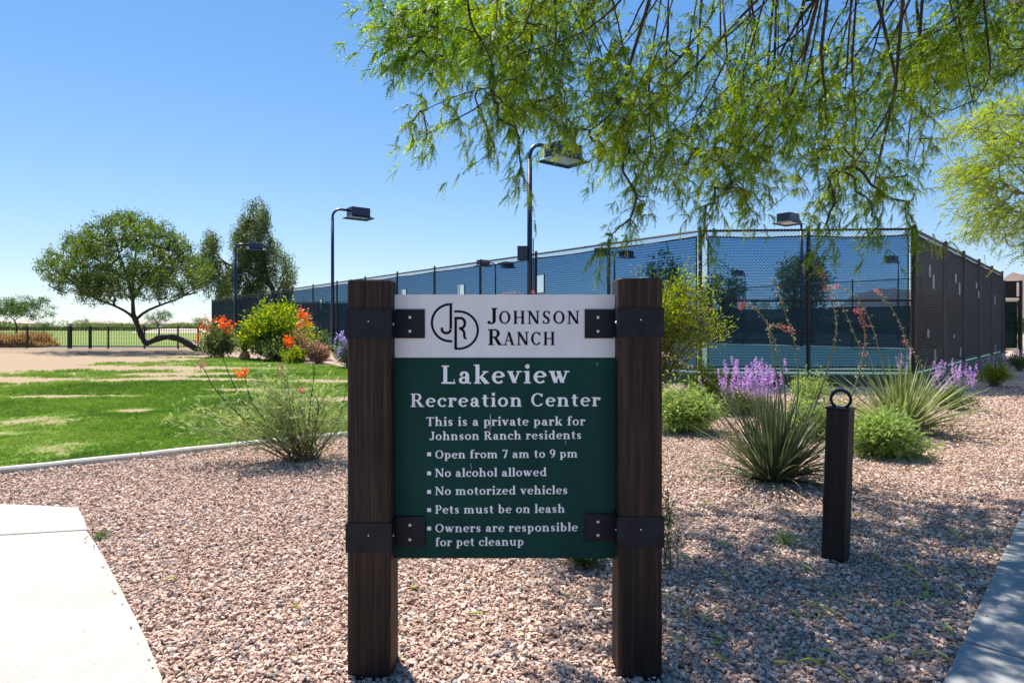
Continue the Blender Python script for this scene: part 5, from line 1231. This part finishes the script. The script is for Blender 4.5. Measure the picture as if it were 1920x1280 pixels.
# ------------------------------------------------------------------ shrubs
def qpath(a, b_, c, n=8): t = np.linspace(0, 1, n)[:, None]; return (1 - t) ** 2 * a + 2 * t * (1 - t) * b_ + t ** 2 * c
def shrub(name, label, cat, px, Y, wpx, toppx, mat, seed, nst=60, style='leaf', ll=.05, lw=.02, per=40, stemmat=None, group=None, low=0.0, asym=0.0, flower=None, z0=0.0, ysq=.8, jitter=.05, base_spread=.12, basepx=None, sprawl=0.0):
    g = np.random.default_rng(seed); x = (px - 960) / F * Y; H = EYE - (toppx - HZ) / F * Y; rw_ = wpx / F * Y / 2
    bx = x if basepx is None else (basepx - 960) / F * Y
    r_ = empty(name, (bx, Y, z0)); tag(r_, label, cat, group); mb = MB(); P = []; Dv = []; tips = []
    for k in range(nst):
        th = g.uniform(0, 6.28); rr = g.random() ** .5 * (1 + .16 * math.sin(2 * th + seed * 1.7)); top = np.array([x + rw_ * rr * math.cos(th), Y + rw_ * ysq * rr * math.sin(th), z0 + H * (low + (1 - low) * (1 - (.55 + .1 * sprawl) * rr ** 2.2) * g.uniform(.5 - .1 * sprawl, 1.0) * (1 + .12 * math.sin(3 * th + seed)))])
        base = np.array([bx + g.normal(0, base_spread * rw_), Y + g.normal(0, base_spread * rw_), z0]); mid = base * .5 + top * .5 + np.array([(top[0] - base[0]) * -.05, 0, H * .12])
        q_ = qpath(base, mid, top, 7); mb.tube(q_, np.linspace(max(.004, H * .006), .0015 + H * .0006, 7), 3, False); tips.append(top)
        t = .25 + .75 * g.random(per) ** .75; idx = t * 6; i0 = np.minimum(idx.astype(int), 5); fr = (idx - i0)[:, None]
        pts = q_[i0] * (1 - fr) + q_[i0 + 1] * fr; out = unit(g.normal(size=(per, 3)) + np.array([0, 0, .3])); jj_ = g.random((per, 1)) * jitter * 2.2
        P.append(pts + out * jj_); Dv.append(unit(out * .7 + g.normal(size=(per, 3)) * .4 + unit((top - base)[None]) * .4))
    P = np.concatenate(P); Dv = np.concatenate(Dv); P[:, 2] = np.maximum(P[:, 2], z0 + .01)
    at(mb.build('stems', stemmat or M['stem']), r_)
    if style == 'leaf': pa = diamonds(P, Dv, g.uniform(ll * .7, ll * 1.3, len(P)), g.uniform(lw * .7, lw * 1.3, len(P)), g)
    else: pa = pinnae(P, Dv, g.uniform(ll * .7, ll * 1.3, len(P)), 6, lw, lw * .5, .2, g)
    crown_tris('foliage', [pa], mat, r_)
    return r_, np.array(tips), H, rw_
def spikes(root, pts, mat, L, per, size, seed, lean=.15, rad=.02):
    g = np.random.default_rng(seed)
    for p in pts:
        d = unit((np.array([g.normal(0, lean), g.normal(0, lean), 1.0]))[None])[0]; l = L * g.uniform(.7, 1.2)
        t = g.random((per, 1)); P = p + d * l * t + g.normal(size=(per, 3)) * rad * (1.1 - t); Dv = unit(g.normal(size=(per, 3)) + d * .3)
        crown_tris('flower_spike', [diamonds(P, Dv, size, size * .8, g)], mat, root)
def blossom(root, pts, mat, r, per, size, seed, name='flower_cluster'):
    g = np.random.default_rng(seed)
    for p in pts:
        P = p + g.normal(size=(per, 3)) * r; crown_tris(name, [diamonds(P, unit(g.normal(size=(per, 3)) + np.array([0, 0, .4])), size, size * .75, g)], mat, root)

g5 = np.random.default_rng(15)
# yellow shrub right of the sign
r_, tips, H, rw_ = shrub('yellow_shrub', 'tall yellow-green shrub growing against the court fence behind the right sign post', 'shrub', 1290, 12.0, 138, 486, M['bright'], 60, 85, 'leaf', .08, .024, 95, low=.38, jitter=.12, basepx=1215, ysq=.6)
r_, tips, H, rw_ = shrub('yellow_shrub', 'upright sprigs of yellow-green shrub showing above the right sign post', 'shrub', 1205, 13.2, 130, 488, M['bright'], 61, 34, 'leaf', .075, .022, 50, low=.5, jitter=.09, ysq=.5)
# low feathery bush
shrub('feathery_bush', 'soft blue-green feathery bush low beside the right sign post', 'bush', 1278, 8.9, 150, 722, M['fern'], 62, 120, 'pinna', .07, .022, 46, jitter=.095, sprawl=1.0)
# purple sage group
r_, tips, H, rw_ = shrub('purple_sage', 'bush topped by the largest mass of purple flower spikes, left of the front yucca', 'bush', 1385, 10.6, 150, 722, M['dull'], 63, 90, 'leaf', .05, .012, 60, jitter=.05)
fp = [W(g5.normal(1402, 30), g5.uniform(692, 748) , 10.4 + g5.normal(0, .25)) for _ in range(84)]
for p in fp: pass
spikes(r_, fp, M['purple'], .24, 46, .026, 64)
shrub('sage_bush', 'yellow-green bush without flowers left of the purple mass', 'bush', 1325, 11.4, 110, 672, M['bright'], 65, 80, 'leaf', .06, .014, 60, jitter=.05)
shrub('green_bush', 'light green bush behind the bollard ring near the court curb', 'bush', 1520, 12.2, 84, 688, M['fern'], 66, 70, 'leaf', .05, .016, 60, jitter=.08, sprawl=1.0)
shrub('feathery_bush', 'small feathery bush left of the bollard behind the front yucca', 'bush', 1515, 8.4, 100, 745, M['fern'], 67, 80, 'pinna', .07, .02, 45, jitter=.095, sprawl=1.0)
shrub('feathery_bush', 'bright feathery bush right behind the bollard', 'bush', 1655, 7.25, 135, 768, M['fern'], 68, 130, 'pinna', .075, .022, 46, jitter=.095, sprawl=1.0)
r_, tips, H, rw_ = shrub('purple_sage', 'purple-flowered bush right of the pale yucca below the fence corner', 'bush', 1782, 11.3, 100, 722, M['dull'], 69, 80, 'leaf', .05, .012, 55, jitter=.05)
spikes(r_, [W(g5.uniform(1745, 1832), g5.uniform(700, 738), 11.1 + g5.normal(0, .25)) for _ in range(30)], M['purple'], .26, 40, .026, 70)
r_, tips, H, rw_ = shrub('purple_sage', 'green bush with few lilac flowers near the right end of the bed', 'bush', 1866, 15.4, 78, 668, M['bright'], 71, 70, 'leaf', .06, .014, 60, jitter=.05)
spikes(r_, [W(x_, y_, 15.2) for x_, y_ in ((1845, 690), (1853, 683), (1862, 688), (1882, 676), (1884, 684), (1872, 690))], M['laven'], .24, 34, .03, 72)
r_, tips, H, rw_ = shrub('purple_sage', 'small lilac-flowered bush at the right picture edge below the gate', 'bush', 1912, 21, 60, 655, M['dull'], 73, 50, 'leaf', .07, .02, 45, jitter=.06)
spikes(r_, [W(x_, y_, 20.8) for x_, y_ in ((1900, 672), (1906, 668), (1915, 670))], M['laven'], .28, 30, .035, 74)
r_, tips, H, rw_ = shrub('purple_sage', 'thin lilac-flowered bush half hidden behind the pale yucca', 'bush', 1700, 12.6, 70, 690, M['dull'], 75, 40, 'leaf', .05, .014, 45, jitter=.05)
spikes(r_, [W(x_, y_, 12.5) for x_, y_ in ((1685, 690), (1694, 684), (1703, 676), (1690, 697), (1699, 695))], M['purple'], .22, 36, .028, 76)
# dark plant under the sign and sprig at the right post
shrub('dark_weed', 'dark leafy plant peeping out under the lower right of the sign panel', 'plant', 1095, 3.95, 92, 985, M['dull'], 77, 60, 'leaf', .035, .01, 40, jitter=.03)
shrub('thin_weed', 'thin upright weed rising beside the right sign post', 'plant', 1257, 3.9, 44, 870, M['dull'], 78, 9, 'leaf', .03, .008, 50, jitter=.014, base_spread=.3)
shrub('small_weed', 'tiny feathery weed in the gravel left of the bollard', 'plant', 1470, 4.3, 40, 1000, M['fern'], 79, 8, 'pinna', .05, .01, 12, jitter=.02)
shrub('small_weed', 'tiny green weed at the left sidewalk joint', 'plant', 188, 4.45, 36, 1006, M['dull'], 80, 14, 'leaf', .03, .006, 26, jitter=.02)

# ---- red yuccas
def yucca(label, px, Y, n, Lb, mat, seed, stalks, spread=1.0):
    g = np.random.default_rng(seed); x = (px - 960) / F * Y; r_ = empty('red_yucca', (x, Y, 0)); tag(r_, label, 'yucca', 'red yuccas along the bed'); V = []; Fs = []
    for k in range(n):
        th = g.uniform(0, 6.28); el = R(g.uniform(32, 88) if g.random() < .86 else g.uniform(8, 40)); L = Lb * g.uniform(.6, 1.08); hd = np.array([math.cos(th), math.sin(th)]); wd = g.uniform(.006, .014)
        base = np.array([x + hd[0] * g.uniform(0, .11), Y + hd[1] * g.uniform(0, .11), 0.0]); d = np.array([hd[0] * math.cos(el) * spread, hd[1] * math.cos(el) * spread, math.sin(el)]); ben = g.uniform(.05, .34) * (1.4 if el < R(40) else .8)
        s_ = np.array([-hd[1], hd[0], 0]); n0 = len(V); ns = 7
        for q_ in range(ns):
            t = q_ / (ns - 1); p = base + d * L * t; p[2] -= ben * L * t ** 2.2; p[2] = max(p[2], .012 + .01 * t); w_ = wd * (1 - t ** 2.5) + .0012
            V += [p - s_ * w_, p + np.array([hd[0], hd[1], -1.2]) * w_ * .5, p + s_ * w_]
        for q_ in range(ns - 1):
            a = n0 + q_ * 3; Fs += [(a, a + 1, a + 4, a + 3), (a + 1, a + 2, a + 5, a + 4)]
    crown_tris('blades', [(np.array(V), np.array(Fs))], mat, r_)
    for (pts, Ys, flow) in stalks:
        q_ = smooth2([W(a, b_, Ys) for a, b_ in pts], 2); q_ = [np.array([x, Y, .2])] + q_ if False else q_
        mb = MB(); mb.tube(q_, np.linspace(.011, .0035, len(q_)), 5); sk = at(mb.build('flower_stalk', M['gstem'], None, True), r_)
        m_ = len(q_); P = []; f0 = int(m_ * .45)
        for i_ in range(f0, m_):
            for _ in range(5): P.append(q_[i_] + g.normal(size=3) * .014)
        P = np.array(P); nred = int(len(P) * flow); Pp = P[:len(P) - nred] if nred else P; 
        if len(Pp): o = npmesh('bud', *diamonds(Pp, unit(g.normal(size=(len(Pp), 3)) + np.array([0, 0, .3])), .024, .018, g), M['budcol']); o.parent = sk
        if nred:
            Pr = P[-nred:]; Pr = np.concatenate([Pr, Pr]) + g.normal(size=(nred * 2, 3)) * .012; o = npmesh('flower', *diamonds(Pr, unit(g.normal(size=(len(Pr), 3)) + np.array([0, 0, -.2])), .026, .012, g), M['coral']); o.parent = sk
    return r_
yucca('large dark spiky yucca with tall arching flower stalks left of the bollard', 1450, 6.1, 360, 1.12, M['blade'], 90,
      [([(1462, 880), (1476, 760), (1462, 660), (1432, 590), (1398, 568), (1388, 575)], 6.1, .35), ([(1470, 880), (1497, 760), (1496, 660), (1474, 590), (1450, 525)], 6.2, .0),
       ([(1470, 890), (1530, 760), (1562, 660), (1572, 600), (1552, 550), (1536, 502)], 6.0, .55), ([(1480, 890), (1560, 830), (1600, 740), (1624, 650), (1618, 590), (1608, 580)], 6.3, .8),
       ([(1450, 880), (1380, 760), (1320, 700), (1250, 665), (1232, 660)], 6.0, .0), ([(1460, 880), (1475, 800), (1440, 620), (1446, 610), (1465, 610), (1486, 620)], 6.3, .5)], .92)
yucca('pale straw-green yucca behind the bollard with arching stalks', 1690, 8.9, 300, 1.25, M['blade2'], 91,
      [([(1665, 800), (1650, 720), (1610, 650), (1580, 570), (1545, 535), (1565, 540)], 8.9, .0), ([(1685, 800), (1655, 690), (1640, 620), (1610, 555), (1566, 536)], 8.8, .3),
       ([(1700, 800), (1706, 680), (1695, 620), (1668, 570), (1642, 543)], 8.9, .3), ([(1700, 800), (1740, 720), (1725, 680), (1705, 650), (1695, 638)], 9.0, .3)], 1.25)

# ---- front bird-of-paradise shrub
fb = shrub('paradise_shrub', 'airy pale green shrub with thin arching stems left of the sign at the gravel edge', 'shrub', 522, 7.0, 400, 690, M['pale'], 100, 90, 'pinna', .09, .017, 40, jitter=.085, ysq=.45, basepx=568, base_spread=.07, low=.28, sprawl=.6)[0]
g6 = np.random.default_rng(16)
for pts, fl_ in (([(560, 868), (479, 795), (455, 754), (432, 709), (417, 668), (408, 640)], None), ([(575, 868), (581, 757), (587, 720), (590, 689), (582, 672), (573, 652)], None), ([(560, 868), (534, 759), (535, 698), (528, 689)], 'dry'), ([(555, 868), (470, 754), (461, 714), (459, 697)], 'orange'), ([(545, 868), (402, 734), (385, 695), (376, 685)], 'dry'), ([(580, 868), (600, 760), (590, 740), (560, 735)], 'coral'), ([(590, 868), (640, 780), (650, 720)], None), ([(550, 868), (450, 800), (360, 780)], None)):
    q_ = smooth2([W(a, b_, 7.0 + g6.normal(0, .1)) for a, b_ in pts], 2); q_[0][2] = 0; mb = MB(); mb.tube(q_, np.linspace(.008, .003, len(q_)), 5); at(mb.build('flower_stalk', M['twig'], None, True), fb)
    if fl_: blossom(fb, [q_[-1], q_[-2] + g6.normal(size=3) * .03] + ([W(446, 697, 7.0), W(452, 704, 7)] if fl_ == 'orange' else []), M[{'dry': 'dry', 'orange': 'orange', 'coral': 'coral'}[fl_]], .022, 22, .03, 101)
blossom(fb, [W(452, 791, 6.9)], M['orange'], .02, 16, .035, 102)
yl = [W(g6.uniform(530, 600), g6.uniform(800, 860), 6.9) for _ in range(7)]; blossom(fb, yl, M['bright'], .04, 18, .03, 103, 'yellowed_leaves')

# ---- bed in front of the left court side
s_, t_, H, rw_ = shrub('orange_flower_shrub', 'low green shrub topped with orange flowers beside the crooked tree base', 'shrub', 412, 29.6, 92, 612, M['dull'], 110, 70, 'leaf', .16, .05, 60, jitter=.16)
blossom(s_, [W(g6.uniform(378, 442), g6.uniform(600, 622), 29.3) for _ in range(10)] + [W(425, 612, 29), W(418, 608, 29), W(372, 635, 29)], M['orange'], .13, 22, .11, 111)
sp_ = empty('desert_spoon', (*Gp(459, 675), 0)); tag(sp_, 'spiky fan-shaped desert spoon between the orange shrub and the big bush', 'plant')
V = []; Fs = []; g = np.random.default_rng(17); bx, by = Gp(459, 675)
for k in range(140):
    th = g.uniform(0, 6.28); el = R(g.uniform(35, 88)); L = 1.35 * g.uniform(.75, 1.05); d = np.array([math.cos(th) * math.cos(el), math.sin(th) * math.cos(el), math.sin(el)]); s3 = np.array([-math.sin(th), math.cos(th), 0]) * .022; p = np.array([bx, by, .35]); n0 = len(V)
    V += [p - s3, p + s3, p + d * L]; Fs.append((n0, n0 + 1, n0 + 2))
crown_tris('blades', [(np.array(V), np.array(Fs))], M['palm'], sp_)
mb = MB(); mb.tube([(bx, by, -.02), (bx, by, .2), (bx, by, .42)], [.22, .24, .12], 9); at(mb.build('trunk', M['dry'], None, True), sp_)
s_, t_, H, rw_ = shrub('yellow_shrub', 'biggest rounded yellow-green bush in front of the long court fence', 'bush', 522, 27.5, 145, 564, M['bright'], 112, 130, 'leaf', .17, .06, 90, jitter=.2, low=.08)
shrub('green_bush', 'dark green bush at the foot of the biggest yellow-green bush', 'bush', 525, 26.6, 130, 628, M['dull'], 113, 80, 'leaf', .14, .05, 60, jitter=.14)
s_, t_, H, rw_ = shrub('orange_flower_shrub', 'upright leggy shrub with red-orange flowers right of the biggest bush', 'shrub', 565, 25.6, 46, 590, M['dry'], 114, 26, 'leaf', .12, .03, 18, jitter=.1)
blossom(s_, [W(g6.uniform(550, 577), g6.uniform(582, 612), 25.4) for _ in range(8)] , M['orange'], .12, 20, .10, 115)
blossom(s_, [W(g6.uniform(530, 556), g6.uniform(630, 650), 25.2) for _ in range(7)], M['orange'], .10, 18, .09, 116)
shrub('yellow_bush', 'small yellow bush at the bed edge left of the dry bush', 'bush', 552, 24.6, 56, 648, M['bright'], 117, 50, 'leaf', .1, .04, 46, jitter=.09)
shrub('dry_bush', 'dry reddish-brown bush left of the sign in the court bed', 'bush', 596, 24.9, 44, 640, M['dry'], 118, 60, 'leaf', .11, .04, 50, jitter=.1)
shrub('green_bush', 'small grey-green sprigs behind the dry brown bush', 'bush', 606, 27.5, 40, 620, M['dull'], 119, 30, 'leaf', .12, .04, 40, jitter=.1)
s_, t_, H, rw_ = shrub('lavender_bush', 'lavender-flowered bush touching the left edge of the sign post', 'bush', 655, 21.6, 64, 632, M['dull'], 120, 60, 'leaf', .09, .03, 40, jitter=.08)
spikes(s_, [W(g6.uniform(626, 670), g6.uniform(632, 680), 21.4) for _ in range(34)], M['laven'], .32, 34, .05, 121, .5)
# pink blossoms above the sign's top edge come from a yucca stalk behind it
yucca('red yucca behind the sign whose pink flowers top the sign edge', 985, 13.5, 120, 1.0, M['blade2'], 122, [([(985, 700), (1000, 600), (980, 550), (958, 547), (942, 552)], 13.5, .9), ([(988, 700), (1002, 600), (1003, 556), (998, 545)], 13.5, .8)])
# golden reeds behind the picket fence
g = np.random.default_rng(18); n = 5200; rx = g.uniform(-120, 92, n); X_ = (rx - 960) / F * 44.6; Yr = 44.6 + g.uniform(-.9, 1.2, n)
hh = 1.25 * (.55 + .5 * vnoise(X_, Yr, .8, 3)) * np.clip((95 - rx) / 30, .35, 1); P = np.stack([X_, Yr, np.zeros(n)], -1); d = unit(np.stack([g.normal(0, .35, n), g.normal(0, .3, n), np.ones(n)], -1))
o = npmesh('golden_reeds', *diamonds(P, d, hh, .07, g), M['reed']); tag(o, 'golden dry reeds behind the left end of the picket fence', 'reeds', kind='stuff')

# ------------------------------------------------------------------ leaf litter under the tree
g = np.random.default_rng(23); n = 9000; px = g.uniform(640, 2100, n); x = g.uniform(-1.4, 6, n); y = g.uniform(1.8, 8.5, n)
k = (g.random(n) < np.clip(.25 + (x + 1) / 5, .1, 1)) & ~inpoly(x, y, lawn_poly); x, y = x[k], y[k]
zz = np.where(inpoly(x, y, rightslab), .05, .026 + .012 * g.random(len(x))); P = np.stack([x, y, zz], -1); d = unit(np.stack([g.normal(size=len(x)), g.normal(size=len(x)), g.normal(0, .15, len(x))], -1))
o = npmesh('leaf_litter', *diamonds(P, d, g.uniform(.008, .034, len(x)), g.uniform(.003, .007, len(x)), g), M['litter']); tag(o, 'dry leaflets and twig bits scattered over the gravel', 'leaf litter', kind='stuff')
# ------------------------------------------------------------------ fallen seed pods
g = np.random.default_rng(19); pods = []
def podmesh(k):
    gg = np.random.default_rng(200 + k); L = gg.uniform(.06, .12); cur = gg.uniform(.6, 2.8); mb = MB(); pts = []; rd = []
    for i_ in range(9):
        t = i_ / 8; a = cur * t; pts.append((L * math.sin(a) / cur, L * (1 - math.cos(a)) / cur, .006 * math.sin(t * 5 + k))); rd.append(.0056 * (math.sin(math.pi * (.08 + .84 * t)) ** .5) * (1 + .18 * math.sin(t * 26)))
    mb.tube(pts, rd, 6); me = bpy.data.meshes.new('seed_pod'); me.from_pydata(mb.v, [], mb.f); me.shade_smooth(); me.materials.append(M['pod']); return me
pm = [podmesh(k) for k in range(7)]
fixed = [(1340, 1235), (1565, 1262), (1420, 1150), (1530, 1170), (1450, 1065), (1370, 1095), (1275, 1050), (1350, 1028), (1630, 1145), (1640, 1045), (1690, 1070), (1740, 1110), (1705, 1080), (1650, 1210), (1745, 1240), (1800, 1045), (1735, 1040), (1700, 1005), (1525, 990), (1805, 1120), (560, 1152), (330, 1095), (905, 1165), (1060, 1115), (775, 1103), (1850, 1035), (1785, 1200), (1760, 1190)]
while len(fixed) < 78: fixed.append((g.uniform(1250, 1880), g.uniform(930, 1275)))
for k, (px, py) in enumerate(fixed):
    x, y = Gp(px, py)
    if inpoly([x], [y], rightslab)[0]: continue
    o = bpy.data.objects.new('seed_pod', pm[k % 7]); sc.collection.objects.link(o); o.location = (x, y, .034); o.rotation_euler = (g.normal(0, .2), g.normal(0, .2), g.uniform(0, 6.28)); o.scale = (1, 1, 1)
    zone = 'on the sunlit gravel left of the sign' if x < -.9 else 'on the gravel between the two sign posts' if x < .6 else 'close to the edge of the right sidewalk' if (x - 1.885) * 2.43 - (y - 2.66) * 2.365 > -2.2 else 'in the dappled gravel behind and beside the bollard' if y > 3.9 else 'in the dappled gravel between the sign and the bollard'
    tag(o, 'curled yellow-green seed pod lying ' + zone, 'seed pod', 'seed pods lying ' + zone)
print('objects', len(sc.objects), 'faces', sum(len(o.data.polygons) for o in sc.objects if o.type == 'MESH'))
